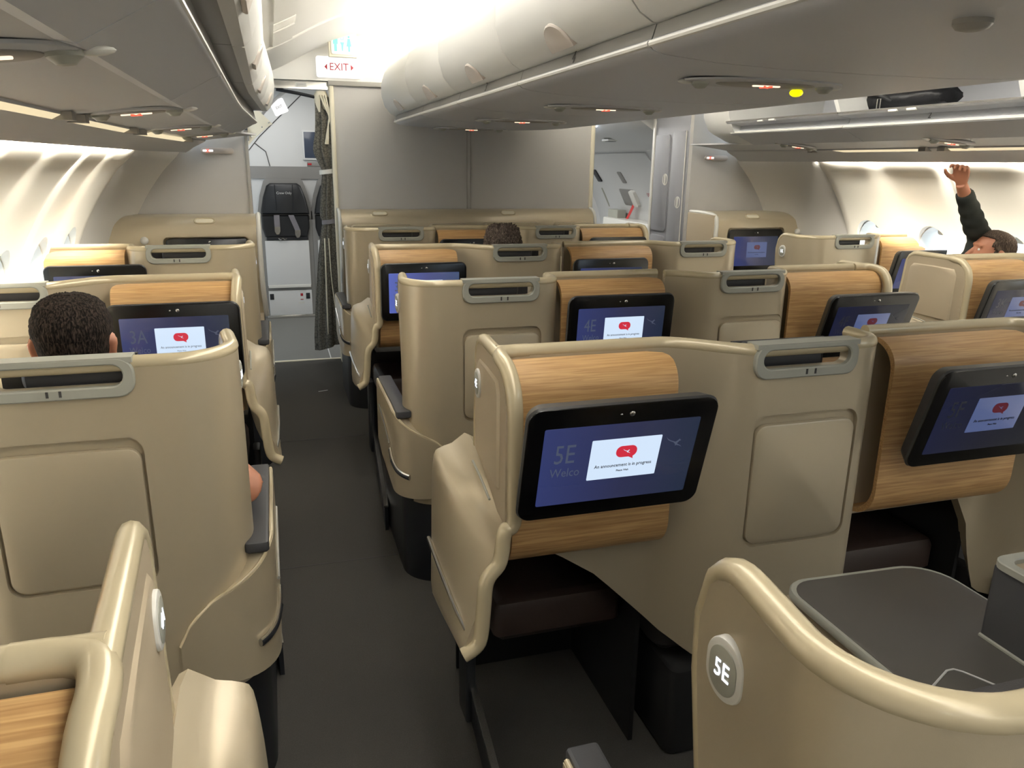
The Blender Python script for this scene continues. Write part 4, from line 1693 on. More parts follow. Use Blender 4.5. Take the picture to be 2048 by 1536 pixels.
# ------------------------------------------------------------------ signs
def no_smoke_bar(label, x, y, z):
    t = thing('no_smoking_sign', label, 'sign', (x, y, z))
    mb = MB()
    mb.plate((0, 0, 0), (1, 0, 0), (0, 0, 1), 0.20, 0.036, 0.0178, 0.008)
    put('sign_plate', mb, BINLATCH, t)
    mb = MB()
    mb.plate((-0.055, -0.0078, 0), (1, 0, 0), (0, 0, 1), 0.062, 0.013, 0.003, 0.0015, 0.0004)
    put('cigarette_sign', mb, SIGNW, t)
    mb = MB()
    mb.tube([(-0.064, -0.0105, -0.010), (-0.048, -0.0105, 0.010)], 0.0026, 5)
    mb.tube([(-0.064, -0.0105, 0.010), (-0.048, -0.0105, -0.010)], 0.0026, 5)
    put('red_cross', mb, NOSMOKER, t)


no_smoke_bar('small no-smoking sign on the grey partition at left', -0.315, 5.448, 1.632)
no_smoke_bar('small no-smoking sign on the grey partition at right beside the lockers', 3.29, 5.448, 1.641)

t = thing('exit_sign', 'lit white EXIT sign with red arrows above the bulkhead', 'sign', (0.535, 6.21, 2.242))
mb = MB()
mb.plate((0, 0, 0), (1, 0, 0), (0, 0, 1), 0.325, 0.145, 0.016, 0.022, 0.004)
put('sign_face', mb, SIGNW, t)
text('exit_letters', 'EXIT', 0.072, REDP, t, (0, -0.0225, 0), (1, 0, 0), (0, 0, 1), 0.95)
mb = MB()
for s in (-1, 1):
    mb.poly([(s * 0.105, -0.0225, 0), (s * 0.085, -0.0225, 0.021), (s * 0.085, -0.0225, -0.021)], 0.001, (0, -1, 0))
put('arrows', mb, REDP, t)

t = thing('lavatory_sign', 'hanging lavatory sign with cyan figures above the EXIT sign', 'sign', (0.555, 6.05, 2.395))
mb = MB()
mb.rbox(-0.10, 0.10, 0.0, 0.03, -0.10, 0.075, 0.006, 0.003)
put('sign_body', mb, BONE, t)
mb = MB()
mb.plate((0.0, -0.0005, -0.01), (1, 0, 0), (0, 0, 1), 0.165, 0.145, 0.016, 0.004)
put('sign_face', mb, LINING, t)
mb = MB()
for x, fig in ((-0.05, 'm'), (0.045, 'w')):
    mb.plate((x, -0.0045, 0.036), (1, 0, 0), (0, 0, 1), 0.016, 0.016, 0.0079, 0.001, 0.0002)
    if fig == 'm':
        mb.poly([(x - 0.017, -0.0045, 0.024), (x + 0.017, -0.0045, 0.024), (x + 0.017, -0.0045, -0.014), (x + 0.010, -0.0045, -0.014), (x + 0.010, -0.0045, -0.062), (x - 0.010, -0.0045, -0.062), (x - 0.010, -0.0045, -0.014), (x - 0.017, -0.0045, -0.014)], 0.001, (0, -1, 0))
    else:
        mb.poly([(x - 0.009, -0.0045, 0.024), (x + 0.009, -0.0045, 0.024), (x + 0.018, -0.0045, -0.028), (x + 0.007, -0.0045, -0.028), (x + 0.007, -0.0045, -0.062), (x - 0.007, -0.0045, -0.062), (x - 0.007, -0.0045, -0.028), (x - 0.018, -0.0045, -0.028)], 0.001, (0, -1, 0))
mb.frame((-0.002, -0.0045, 0.028), (1, 0, 0), (0, 0, 1), 0.022, 0.028, 0.003, 0.014, 0.020, 0.002, 0.001, b=0.0003)
mb.poly([(-0.018, -0.0045, 0.0), (0.014, -0.0045, 0.0), (0.006, -0.0045, -0.02), (0.003, -0.0045, -0.058), (-0.007, -0.0045, -0.058), (-0.010, -0.0045, -0.02)], 0.001, (0, -1, 0))
put('figures', mb, CYAN, t)

t = thing('small_exit_sign', 'small slanted lit exit sign on the left entry lining', 'sign', (0.105, 7.0, 2.0))
t.rotation_euler = (0, math.radians(-24), 0)
mb = MB()
mb.plate((0, 0, 0), (1, 0, 0), (0, 0, 1), 0.115, 0.115, 0.012, 0.02)
put('sign_face', mb, SIGNW, t)
text('exit_letters', 'EXIT', 0.030, DARKP, t, (0.0, -0.0205, 0), (1, 0, 0), (0, 0, 1), 0.9)

# ------------------------------------------------------------------ curtain by the bulkhead
t = thing('aisle_curtain', 'gathered dark patterned curtain tied back against the bulkhead edge', 'curtain', (0.42, 6.27, 0))
mb = MB()
rings = []
spec = [(2.04, 0.045, -0.015), (1.95, 0.050, -0.012), (1.80, 0.060, -0.01), (1.66, 0.075, -0.015), (1.58, 0.065, 0.0), (1.50, 0.048, 0.01), (1.35, 0.052, 0.0), (1.18, 0.056, -0.01), (1.12, 0.046, -0.005), (1.06, 0.052, -0.01), (0.85, 0.068, -0.025), (0.55, 0.082, -0.04), (0.25, 0.095, -0.05), (0.13, 0.098, -0.05)]
SP = catmull(spec, 4)
for z, w, dx in SP:
    ring = []
    for k in range(48):
        a = 2 * PI * k / 48
        f = 1 + 0.22 * math.sin(7 * a + 0.6 * z) + 0.08 * math.sin(13 * a)
        ring.append((dx + w * f * math.cos(a), 0.55 * w * f * math.sin(a), z + (0.03 * math.cos(a) if z < 0.2 else 0)))
    rings.append(ring)
mb.loft(rings)
put('cloth', mb, CURT, t, 70)
for z, w in ((1.50, 0.052), (1.125, 0.053)):
    mb = MB()
    mb.loft([[((w * s) * math.cos(2 * PI * k / 24) - 0.003, 0.62 * (w * s) * math.sin(2 * PI * k / 24), zz + 0.12 * (w * s) * math.cos(2 * PI * k / 24)) for k in range(24)] for zz, s in ((z - 0.017, 1.05), (z - 0.016, 1.12), (z + 0.016, 1.12), (z + 0.017, 1.05))])
    put('tie_band', mb, BELT if z < 1.3 else WHITET, t)
for k in range(3):
    mb = MB()
    mb.tube(catmull([(-0.03 + 0.02 * k, -0.035, 2.05), (0.0 + 0.012 * k, -0.05, 1.97), (0.028 + 0.006 * k, -0.045, 1.90), (0.02, -0.05, 1.84), (0.012 - 0.01 * k, -0.05, 1.70)], 4), 0.006, 6)
    put('cream_cord', mb, CREAMC, t, 60)
for pts, q in (([(-0.05, -0.045, 1.0), (-0.055, -0.05, 0.7), (-0.06, -0.055, 0.4), (-0.065, -0.055, 0.14)], 0.006), ([(-0.02, -0.05, 1.0), (-0.015, -0.055, 0.7), (0.0, -0.055, 0.5), (0.02, -0.055, 0.25)], 0.004)):
    mb = MB()
    mb.tube(catmull(pts, 4), q, 6)
    put('cream_cord', mb, CREAMC, t, 60)
mb = MB()
mb.loft([[(-0.02 + 0.05 * math.cos(2 * PI * k / 14) * s, 0.03 * math.sin(2 * PI * k / 14) * s, z) for k in range(14)] for z, s in ((1.93, 0.8), (1.98, 1.0), (2.05, 1.05), (2.08, 0.7))])
put('cream_heading', mb, CREAMC, t, 60)

# curtain rail with the header strip it hangs from
t = thing('curtain_rail', 'metal curtain rail with a small notice plate over the left entry', 'rail', (0.2, 6.24, 2.13))
mb = MB()
mb.rbox(-0.42, 0.26, 0.0, 0.05, -0.045, 0.016, 0.004, 0.003)
put('rail_body', mb, CHROME, t)
mb = MB()
mb.tube([(-0.12, 0.03, -0.05), (0.05, 0.03, -0.075), (0.24, 0.03, -0.11)], 0.012, 8)
put('rail_slot', mb, DARK, t)
mb = MB()
mb.plate((0.06, -0.0005, -0.015), (1, 0, 0), (0, 0, 1), 0.085, 0.03, 0.002, 0.002)
p = put('notice_plate', mb, WHITET, t)
mb = MB()
for k in range(3):
    mb.box(0.025, 0.095, -0.0032, -0.0024, -0.025 + 0.008 * k, -0.022 + 0.008 * k)
put('notice_lines', mb, DARKP, p)

t = thing('smoke_sensor', 'small round dark sensor on the centre bin underside at the upper right', 'sensor', (1.10, 1.08, 1.808))
mb = MB()
mb.loft([[(q * math.cos(2 * PI * k / 20), q * math.sin(2 * PI * k / 20), d) for k in range(20)] for q, d in ((0.030, 0.008), (0.030, -0.003), (0.024, -0.010), (0.012, -0.013))])
put('sensor_body', mb, PSUD, t)

# ------------------------------------------------------------------ forward entry area
# sloping door-side lining on the left
mb = MB()
prof = [(-0.62, 0.0), (-0.66, 0.5), (-0.62, 1.0), (-0.50, 1.35), (-0.30, 1.62), (-0.05, 1.90), (0.10, 2.06), (0.30, 2.20)]
pf = [(a, b) for a, b, _ in catmull([(a, b, 0) for a, b in prof], 4)]
mb.loft([[(a, y, b) for a, b in pf] + [(a - 0.06, y, b + 0.04) for a, b in pf][::-1] for y in (6.40, 6.95)])
struct('wall_entry_left', mb, LAMIN, 50)
# door frame hoop seen between the partition and the crew seats
mb = MB()
pp = [(-0.43, 1.30), (-0.36, 1.42), (-0.26, 1.545), (-0.13, 1.70), (-0.02, 1.80), (0.04, 1.84)]
pp = [(a, b) for a, b, _ in catmull([(a, b, 0) for a, b in pp], 4)]
mb.loft([[(a, y, b) for a, b in pp] + [(a - 0.10, y, b + 0.10) for a, b in pp][::-1] for y in (6.33, 6.39)])
t = put('door_hoop', mb, CREAMC, None, 50)
tag(t, 'cream curved door hoop with rivets, left of the curtain', 'door frame')
mb = MB()
for k in range(1, len(pp) - 1, 3):
    a, b = pp[k]
    mb.ball((a - 0.018, 6.328, b + 0.016), 0.006, 0.004, 0.006, 8, 5)
put('rivets', mb, CHROME, t)
for x0, z0 in ((-0.29, 1.60), (-0.19, 1.715)):
    mb = MB()
    mb.rbox(x0, x0 + 0.055, 6.30, 6.332, z0, z0 + 0.045, 0.004, 0.003)
    put('hinge_block', mb, BINBAND, t)
mb = MB()
mb.rbox(-0.17, -0.14, 6.298, 6.332, 1.775, 1.81, 0.006, 0.003)
put('dark_knob', mb, DARK, t)

# galley wall behind the crew seats
mb = MB()
mb.box(-0.75, 0.80, 8.34, 8.42, 0.0, 2.32)
struct('wall_entry', mb, LAMIN)
mb = MB()
mb.box(-0.42, 0.80, 8.325, 8.345, 1.40, 1.52)
struct('trim_30', mb, BINBAND)
mb = MB()
mb.tube([(-0.40, 8.335, 1.42), (-0.08, 8.335, 1.80), (0.36, 8.335, 2.22)], 0.004, 6)
mb.tube([(-0.13, 8.335, 1.74), (-0.03, 8.335, 1.66), (0.0, 8.335, 1.52)], 0.004, 6)
struct('trim_31', mb, SEAM)


def crew_seat(x, label):
    t = thing('crew_seat', label, 'crew seat', (x, 8.32, 0), 'folded crew seats')
    mb = MB()
    mb.rbox(-0.265, 0.265, -0.06, 0.0, 0.0, 1.0, 0.02, 0.006)
    top = [(-0.265, 0.98), (-0.265, 1.07), (-0.235, 1.24), (-0.19, 1.38), (-0.165, 1.405), (0.165, 1.405), (0.19, 1.38), (0.235, 1.24), (0.265, 1.07), (0.265, 0.98)]
    mb.poly([(a, -0.04, b) for a, b in top], 0.035, (0, 1, 0))
    put('backboard', mb, BINBAND, t)
    mb = MB()
    o = [(-0.235, 1.058), (-0.23, 1.10), (-0.205, 1.22), (-0.165, 1.335), (-0.13, 1.36), (0.13, 1.36), (0.165, 1.335), (0.205, 1.22), (0.23, 1.10), (0.235, 1.058)]
    cz = 1.2
    rings = [[(a * s, y, cz + (b - cz) * s) for a, b in o] for y, s in ((-0.045, 0.97), (-0.075, 1.0), (-0.10, 0.98), (-0.115, 0.90))]
    mb.loft(rings)
    h = put('head_cushion', mb, BLEATH, t, 50)
    text('cushion_text', 'Crew Only', 0.034, PALEP, h, (0, -0.1165, 1.265), (1, 0, 0), (0, 0, 1), 0.95)
    mb = MB()
    for s in (-1, 1):
        mb.tube([(s * 0.085, -0.116, 1.345), (s * 0.082, -0.116, 1.10)], 0.004, 6)
    put('piping', mb, DARK, h)
    mb = MB()
    o = [(-0.23, 0.92), (-0.205, 0.835), (0.205, 0.835), (0.23, 0.92), (0.23, 1.045), (-0.23, 1.045)]
    cz = 0.94
    mb.loft([[(a * s, y, cz + (b - cz) * s) for a, b in o] for y, s in ((-0.045, 1.0), (-0.08, 1.0), (-0.10, 0.94))])
    put('back_cushion', mb, BLEATH, t, 50)
    mb = MB()
    mb.rbox(-0.195, 0.21, -0.085, -0.06, 0.80, 0.835, 0.01, 0.004)
    put('hinge_bar', mb, DARK, t)
    for x0, x1, zt, zb in ((-0.085, -0.085, 1.05, 0.935), (0.055, 0.11, 1.05, 0.90)):
        mb = MB()
        mb.loft([[(xx - 0.027, -0.106, z), (xx + 0.027, -0.106, z), (xx + 0.027, -0.111, z), (xx - 0.027, -0.111, z)] for xx, z in ((x0, zt), (x1, zb))])
        b = put('harness_belt', mb, BELT, t)
        mb = MB()
        mb.loft([[(x1 - w, -0.106, z), (x1 + w, -0.106, z), (x1 + w, -0.118, z), (x1 - w, -0.118, z)] for w, z in ((0.027, zb), (0.027, zb - 0.045), (0.012, zb - 0.075))])
        put('belt_tongue', mb, CHROME, b)
    mb = MB()
    mb.tube(catmull([(-0.08, -0.095, 0.818), (-0.06, -0.10, 0.808), (-0.04, -0.10, 0.822), (-0.02, -0.10, 0.81), (0.0, -0.10, 0.82)], 4), 0.006, 6)
    put('buckle', mb, CHROME, t)
    mb = MB()
    mb.rbox(-0.215, 0.215, -0.085, -0.06, 0.335, 0.795, 0.006, 0.004)
    p = put('seat_flap', mb, LAMIN, t)
    mb = MB()
    mb.rbox(-0.21, 0.21, -0.095, -0.082, 0.315, 0.345, 0.004, 0.003)
    put('flap_edge', mb, WHITET, p)
    mb = MB()
    mb.rbox(-0.215, 0.215, -0.082, -0.06, 0.03, 0.285, 0.006, 0.004)
    p = put('locker_panel', mb, LAMIN, t)
    for xx in (-0.185, 0.175):
        mb = MB()
        mb.rbox(xx - 0.02, xx + 0.02, -0.086, -0.08, 0.195, 0.255, 0.004, 0.002)
        put('latch', mb, DARK, p)
    mb = MB()
    mb.box(0.10, 0.125, -0.0835, -0.081, 0.225, 0.252)
    mb.box(0.098, 0.127, -0.0835, -0.081, 0.186, 0.193)
    put('red_labels', mb, REDP, p)
    mb = MB()
    mb.box(0.075, 0.135, -0.0835, -0.081, 0.145, 0.165)
    put('notice_label', mb, WHITET, p)
    mb = MB()
    mb.rbox(-0.24, 0.24, -0.09, -0.05, 0.0, 0.03, 0.004, 0.003)
    put('foot_strip', mb, CHROME, t)
    return t


s_ = crew_seat(0.115, 'folded black crew seat between left partition and curtain, fully visible')
copy_tree(s_, (0.635, 8.32, 0), 'folded black crew seat half hidden behind the curtain')
t = thing('wall_monitor', 'dark wall monitor above the crew seats, half behind the curtain', 'monitor', (0.46, 8.335, 1.73))
mb = MB()
mb.plate((0, 0, 0), (1, 0, 0), (0, 0, 1), 0.27, 0.29, 0.006, 0.014)
put('bezel', mb, LAMIN, t)
mb = MB()
mb.plate((0, -0.0135, 0), (1, 0, 0), (0, 0, 1), 0.235, 0.25, 0.004, 0.003)
put('screen', mb, mat('wall_monitor_glass', srgb(66, 74, 90), 0.15), t)
mb = MB()
mb.plate((0.02, 0.0, -0.185), (1, 0, 0), (0, 0, 1), 0.24, 0.042, 0.005, 0.012)
c = put('button_panel', mb, BINBAND, t)
mb = MB()
mb.plate((-0.075, -0.0115, -0.185), (1, 0, 0), (0, 0, 1), 0.04, 0.02, 0.003, 0.004)
put('red_button', mb, REDP, c)

# locker unit facing the right-hand aisle
t = thing('locker_unit', 'tall grey locker with two narrow doors beside the right partition', 'locker', (3.08, 5.46, 0))
mb = MB()
mb.rbox(0.0, 0.5, 0.045, 0.62, 0.0, 2.04, 0.006, 0.004)
put('cabinet_body', mb, LOCK, t)
X = -0.004
for y0, y1, z0, z1, ly, lz in ((0.335, 0.585, 1.055, 1.82, 0.375, 1.47), (0.085, 0.295, 0.60, 1.84, 0.145, 1.30), (0.335, 0.585, 0.30, 1.02, 0.375, 0.6)):
    mb = MB()
    mb.plate((X + 0.004, (y0 + y1) / 2, (z0 + z1) / 2), (0, -1, 0), (0, 0, 1), y1 - y0, z1 - z0, 0.03, 0.010, 0.003, 6)
    d = put('door', mb, LOCK, t)
    mb = MB()
    mb.frame((X - 0.006, ly, lz), (0, -1, 0), (0, 0, 1), 0.080, 0.092, 0.039, 0.062, 0.074, 0.030, 0.004)
    mb.plate((X - 0.006, ly, lz), (0, -1, 0), (0, 0, 1), 0.018, 0.075, 0.006, 0.006)
    put('turn_latch', mb, WHITET, d)
mb = MB()
mb.tube([(X - 0.004, 0.078, 0.60), (X - 0.004, 0.078, 1.84)], 0.005, 6)
put('hinge_line', mb, WHITET, t)
mb = MB()
mb.rbox(-0.012, 0.0, 0.60, 0.635, 0.0, 2.03, 0.003, 0.002)
put('edge_strip', mb, WHITET, t)
mb = MB()
for zz in (0.98, 1.0):
    mb.tube([(X - 0.01, 0.10, zz - 0.03), (X - 0.01, 0.28, zz - 0.03)], 0.012, 8)
put('grab_bar', mb, GREYT, t)
mb = MB()
mb.box(2.75, 4.0, 6.00, 6.12, 1.99, 2.30)
struct('trim_32', mb, BINW)

# right door area seen through the gap
DP = [(3.86, 0.0), (3.94, 0.6), (3.92, 0.95), (3.80, 1.25), (3.62, 1.52), (3.44, 1.72)]
df = [(a, b) for a, b, _ in catmull([(a, b, 0) for a, b in DP], 5)]
mb = MB()
mb.loft([[(a, y, b) for a, b in df] + [(a + 0.06, y, b) for a, b in df][::-1] for y in (6.12, 9.15)])
struct('wall_entry_right', mb, LAMIN, 50)
mb = MB()
hp = [(3.44, 1.72), (3.40, 1.76), (3.30, 1.80), (3.10, 1.86), (2.95, 1.95), (2.90, 2.05), (2.88, 2.3), (3.6, 2.3)]
mb.loft([[(a, y, b) for a, b in hp] for y in (6.15, 9.1)])
struct('trim_33', mb, LAMIN, 40)
mb = MB()
mb.box(2.2, 4.1, 9.12, 9.2, 0, 2.4)
struct('wall_entry_front', mb, LAMIN)


def on_door(y, z):
    """a point on the sloping door lining, its tangent up the slope and the inward normal"""
    for p, q in zip(df, df[1:]):
        if p[1] <= z <= q[1]:
            k = (z - p[1]) / (q[1] - p[1])
            x = lerp(p[0], q[0], k)
            up = Vector((q[0] - p[0], 0, q[1] - p[1])).normalized()
            return Vector((x, y, z)), up
    return Vector((df[-1][0], y, z)), Vector((0, 0, 1))


t = thing('cabin_door', 'pale right-hand cabin door with red strap seen through the gap beside the bulkhead', 'door', (3.8, 7.8, 0))
OFF = Vector((-3.8, -7.8, 0))


def door_plate(name, y, z, w, h, r, th, m, parent, lift=0.0):
    o, up = on_door(y, z)
    ex = Vector((0, -1, 0))
    en = ex.cross(up)
    mb = MB()
    mb.plate(o + OFF + en * lift, ex, up, w, h, r, th)
    return put(name, mb, m, parent)


mb = MB()
dd = [p for p in df if 0.3 < p[1] < 1.70]
mb.loft([[(a - 0.02 - 3.8, y - 7.8, b) for a, b in dd] + [(a - 0.001 - 3.8, y - 7.8, b) for a, b in dd][::-1] for y in (7.0, 8.38)])
put('door_panel', mb, LAMIN, t, 50)
door_plate('handle_recess', 7.99, 1.245, 0.40, 0.20, 0.03, 0.012, BINBAND, t, 0.012)
p = door_plate('handle_flap', 7.84, 1.245, 0.12, 0.19, 0.03, 0.04, WHITET, t, 0.014)
door_plate('viewing_slot', 7.93, 1.46, 0.10, 0.14, 0.01, 0.010, BINBAND, t, 0.014)
door_plate('slide_gauge', 8.64, 1.46, 0.11, 0.16, 0.01, 0.014, DARK, t, 0.002)
o, up = on_door(8.72, 1.21)
mb = MB()
mb.tube([tuple(o + OFF + up * s + Vector((-0.03, 0, 0)) * (1 if abs(s) < 0.09 else 0)) for s in (-0.12, -0.09, 0.09, 0.12)], 0.014, 8)
put('assist_handle', mb, GREYT, t)
mb = MB()
ps = []
for k in range(9):
    q = k / 8
    o, up = on_door(7.90, lerp(1.16, 0.90, q))
    o = o + OFF + Vector((-0.05 - 0.10 * q, 0.25 * q, 0))
    ps.append([(o.x, o.y - 0.03, o.z), (o.x, o.y + 0.03, o.z), (o.x - 0.003, o.y + 0.03, o.z), (o.x - 0.003, o.y - 0.03, o.z)])
mb.loft(ps)
put('red_strap', mb, REDT, t)
mb = MB()
mb.rbox(-0.14, 0.09, -0.75, 0.62, 0.0, 1.0, 0.02, 0.01)
put('slide_bustle', mb, WHITET, t)
mb = MB()
mb.rbox(-0.08, 0.03, 0.36, 0.62, 0.99, 1.09, 0.01, 0.006)
put('latch_housing', mb, GREYT, t)
o, up = on_door(7.45, 1.28)
text('open_text', 'OPEN', 0.06, REDP, t, o + OFF + Vector((-0.024, 0, 0)), (0, -1, 0), up, 0.9)
t = thing('ceiling_lamp', 'blue-white lamp strip above the right entry gap', 'light', (2.96, 7.6, 1.93))
mb = MB()
mb.rbox(-0.03, 0.01, -0.55, 0.75, -0.012, 0.0, 0.01, 0.003)
put('lamp_lens', mb, BLUEL, t)
t = thing('air_vent', 'pair of small square vents in the grey panel over the right entry', 'vent', (3.24, 8.1, 1.815))
for dy in (-0.75, 0.55):
    mb = MB()
    mb.rbox(-0.06, 0.06, dy - 0.08, dy + 0.08, -0.012, 0.008, 0.006, 0.003)
    v = put('vent_frame', mb, WHITET, t)
    mb = MB()
    mb.rbox(-0.04, 0.04, dy - 0.05, dy + 0.05, -0.016, -0.011, 0.004, 0.001)
    put('vent_slot', mb, DARK, v)

# a scrap of paper in the aisle
mb = MB()
mb.loft([[(0.255 + a, 5.42 + b, z) for a, b in ((-0.035, -0.01), (0.03, 0.012), (0.033, 0.004), (-0.03, -0.018))] for z in (0.002, 0.004)])
o = put('paper_scrap', mb, PALEP)
tag(o, 'thin pale scrap lying on the aisle carpet', 'paper')

# ------------------------------------------------------------------ people
HEADP = [(-0.128, 0.075, 0.03, 0.018), (-0.118, 0.090, 0.005, 0.036), (-0.095, 0.095, -0.03, 0.053), (-0.06, 0.094, -0.058, 0.064), (-0.02, 0.093, -0.082, 0.070), (0.01, 0.094, -0.094, 0.0745),
         (0.04, 0.094, -0.099, 0.077), (0.07, 0.086, -0.094, 0.074), (0.095, 0.066, -0.076, 0.062), (0.112, 0.040, -0.050, 0.042), (0.122, 0.012, -0.018, 0.016)]


def head_rings(grow=0.0, zmin=-1):
    rows = [(a, b, c, d) for a, b, c, d in HEADP]
    cr_ = catmull([(r[0], r[1], r[2]) for r in rows], 3)
    cw = catmull([(r[3], 0, 0) for r in rows], 3)
    out = []
    for (z, f, b), (w, _, _) in zip(cr_, cw):
        yc, hy = (f + b) / 2, (f - b) / 2 + grow
        out.append((z * (1 + grow * 4 if z > 0 else 1), yc, hy, w + grow))
    return out


def build_person(name, label, loc, head_pos, head_rot, skinl, cloth_m, hair_m, arms, hair_fn, voxel=0.007, legs=True):
    """seated figure; arms: list of (shoulder, elbow, wrist, hand pose, sleeve length). local y is forward"""
    t = thing(name, label, 'person', loc)
    hp = Vector(head_pos)
    HR = Matrix.Rotation(head_rot[2], 4, 'Z') @ Matrix.Rotation(head_rot[0], 4, 'X') @ Matrix.Rotation(head_rot[1], 4, 'Y')
    H = lambda p: tuple(HR @ Vector(p) + hp)
    mb = MB()
    rings = []
    for z, yc, hy, w in head_rings():
        rings.append([H((w * math.copysign(abs(math.cos(a)) ** 0.9, math.cos(a)), yc + hy * math.copysign(abs(math.sin(a)) ** 0.9, math.sin(a)), z)) for a in [2 * PI * k / 24 for k in range(24)]])
    mb.loft(rings)
    # nose, brow, lips, chin and ears
    mb.tube([H((0, 0.090, 0.012)), H((0, 0.104, -0.015)), H((0, 0.114, -0.036)), H((0, 0.095, -0.046))], [0.007, 0.009, 0.013, 0.008], 8)
    mb.tube([H((-0.05, 0.078, 0.022)), H((-0.02, 0.092, 0.028)), H((0.02, 0.092, 0.028)), H((0.05, 0.078, 0.022))], 0.009, 8)
    mb.tube([H((-0.022, 0.093, -0.070)), H((0, 0.100, -0.068)), H((0.022, 0.093, -0.070))], 0.007, 8)
    mb.tube([H((-0.020, 0.092, -0.080)), H((0, 0.098, -0.081)), H((0.020, 0.092, -0.080))], 0.007, 8)
    for s in (-1, 1):
        e = [H((s * 0.072, -0.004, -0.045)), H((s * 0.083, -0.010, -0.03)), H((s * 0.089, -0.020, -0.005)), H((s * 0.090, -0.018, 0.018)), H((s * 0.080, 0.000, 0.026)), H((s * 0.073, 0.006, 0.01))]
        mb.tube(catmull(e, 3), 0.0085, 8)
        mb.ball(H((s * 0.077, -0.006, -0.006)), 0.010, 0.014, 0.026, 10, 6)
    # neck and torso
    base = hp + Vector((0, -0.03, -0.13))
    mb.tube([H((0, -0.025, -0.05)), tuple(base + Vector((0, -0.005, -0.02))), (0, -0.035, hp.z - 0.235)], [0.060, 0.056, 0.066], 12)
    sh = hp.z - 0.27
    tor = [(0, -0.035, sh + 0.03, 0.10, 0.07), (0, -0.03, sh - 0.02, 0.185, 0.10), (0, -0.02, sh - 0.12, 0.19, 0.115), (0, 0, sh - 0.22, 0.17, 0.115), (0, 0.01, sh - 0.30, 0.165, 0.12), (0, 0.03, sh - 0.38, 0.18, 0.13), (0, 0.05, sh - 0.45, 0.15, 0.11)]

    def torso(m_, g):
        m_.loft([[(x + (a + g) * math.cos(q), y + (b + g) * math.sin(q), z) for q in [2 * PI * k / 20 for k in range(20)]] for x, y, z, a, b in tor])
    torso(mb, 0)
    for sidev in (-1, 1):
        if legs:
            mb.tube([(sidev * 0.09, 0.06, sh - 0.38), (sidev * 0.11, 0.30, sh - 0.375), (sidev * 0.11, 0.48, sh - 0.375), (sidev * 0.11, 0.52, sh - 0.60), (sidev * 0.11, 0.50, sh - 0.79)], [0.085, 0.078, 0.062, 0.052, 0.045], 12)
            mb.tube([(sidev * 0.11, 0.48, sh - 0.81), (sidev * 0.11, 0.58, sh - 0.82), (sidev * 0.115, 0.70, sh - 0.83)], [0.042, 0.042, 0.03], 10)
    fingers = []
    for S, E_, Wr, hand, sleeve in arms:
        S, E_, Wr = Vector(S), Vector(E_), Vector(Wr)
        mb.tube([tuple(S), tuple(S.lerp(E_, 0.5)), tuple(E_), tuple(E_.lerp(Wr, 0.3)), tuple(E_.lerp(Wr, 0.7)), tuple(Wr)], [0.055, 0.052, 0.047, 0.046, 0.035, 0.027], 12)
        fw, pn = Vector(hand[0]).normalized(), Vector(hand[1]).normalized()
        pn = (pn - fw * fw.dot(pn)).normalized()
        sd = fw.cross(pn) * hand[2]            # towards the thumb side
        K = Wr + fw * 0.085
        mb.tube([tuple(Wr), tuple(Wr + fw * 0.03), tuple(Wr + fw * 0.06), tuple(K)], [0.027, 0.036, 0.041, 0.038], 12, flat=0.48, up=tuple(sd))
        for q, (off, ln, c0) in enumerate(((0.030, 0.072, hand[3]), (0.010, 0.080, hand[3] + 5), (-0.010, 0.075, hand[3] + 10), (-0.029, 0.060, hand[3] + 16))):
            p = K + sd * off - fw * 0.008
            d = (fw + sd * off * 3.0).normalized()
            pts, rad = [tuple(p - fw * 0.02)], [0.0095]
            pts.append(tuple(p))
            rad.append(0.0095)
            ang = 0
            for j, (fr, rd) in enumerate(((0.45, 0.0088), (0.32, 0.0080), (0.23, 0.0066))):
                ang += math.radians(c0)
                dv = d * math.cos(ang) + pn * math.sin(ang)
                p = p + dv * ln * fr
                pts.append(tuple(p))
                rad.append(rd)
            mb.tube(pts, rad, 8)
        p = Wr + fw * 0.028 + sd * 0.030
        q1 = p + (fw * 0.55 + sd * 0.75 + pn * 0.25).normalized() * 0.035
        q2 = q1 + (fw * 0.8 + sd * 0.25 + pn * 0.55).normalized() * 0.030
        q3 = q2 + (fw * 0.8 - sd * 0.1 + pn * 0.6).normalized() * 0.024
        mb.tube([tuple(p - sd * 0.015), tuple(p), tuple(q1), tuple(q2), tuple(q3)], [0.014, 0.0145, 0.0115, 0.0098, 0.0075], 8)

    def fuse(m_, vox, ang=180):
        o = bpy.data.objects.new('fusing', m_.mesh('fusing'))
        COL.objects.link(o)
        md = o.modifiers.new('r', 'REMESH')
        md.mode = 'VOXEL'
        md.voxel_size = vox
        sm = o.modifiers.new('s', 'SMOOTH')
        sm.iterations = 4
        sm.factor = 0.5
        dg = bpy.context.evaluated_depsgraph_get()
        dg.update()
        me = bpy.data.meshes.new_from_object(o.evaluated_get(dg))
        bpy.data.objects.remove(o)
        me.shade_smooth()
        return me
    link('body', fuse(mb, voxel), skinl, t)
    # clothing
    mb = MB()
    torso(mb, 0.014)
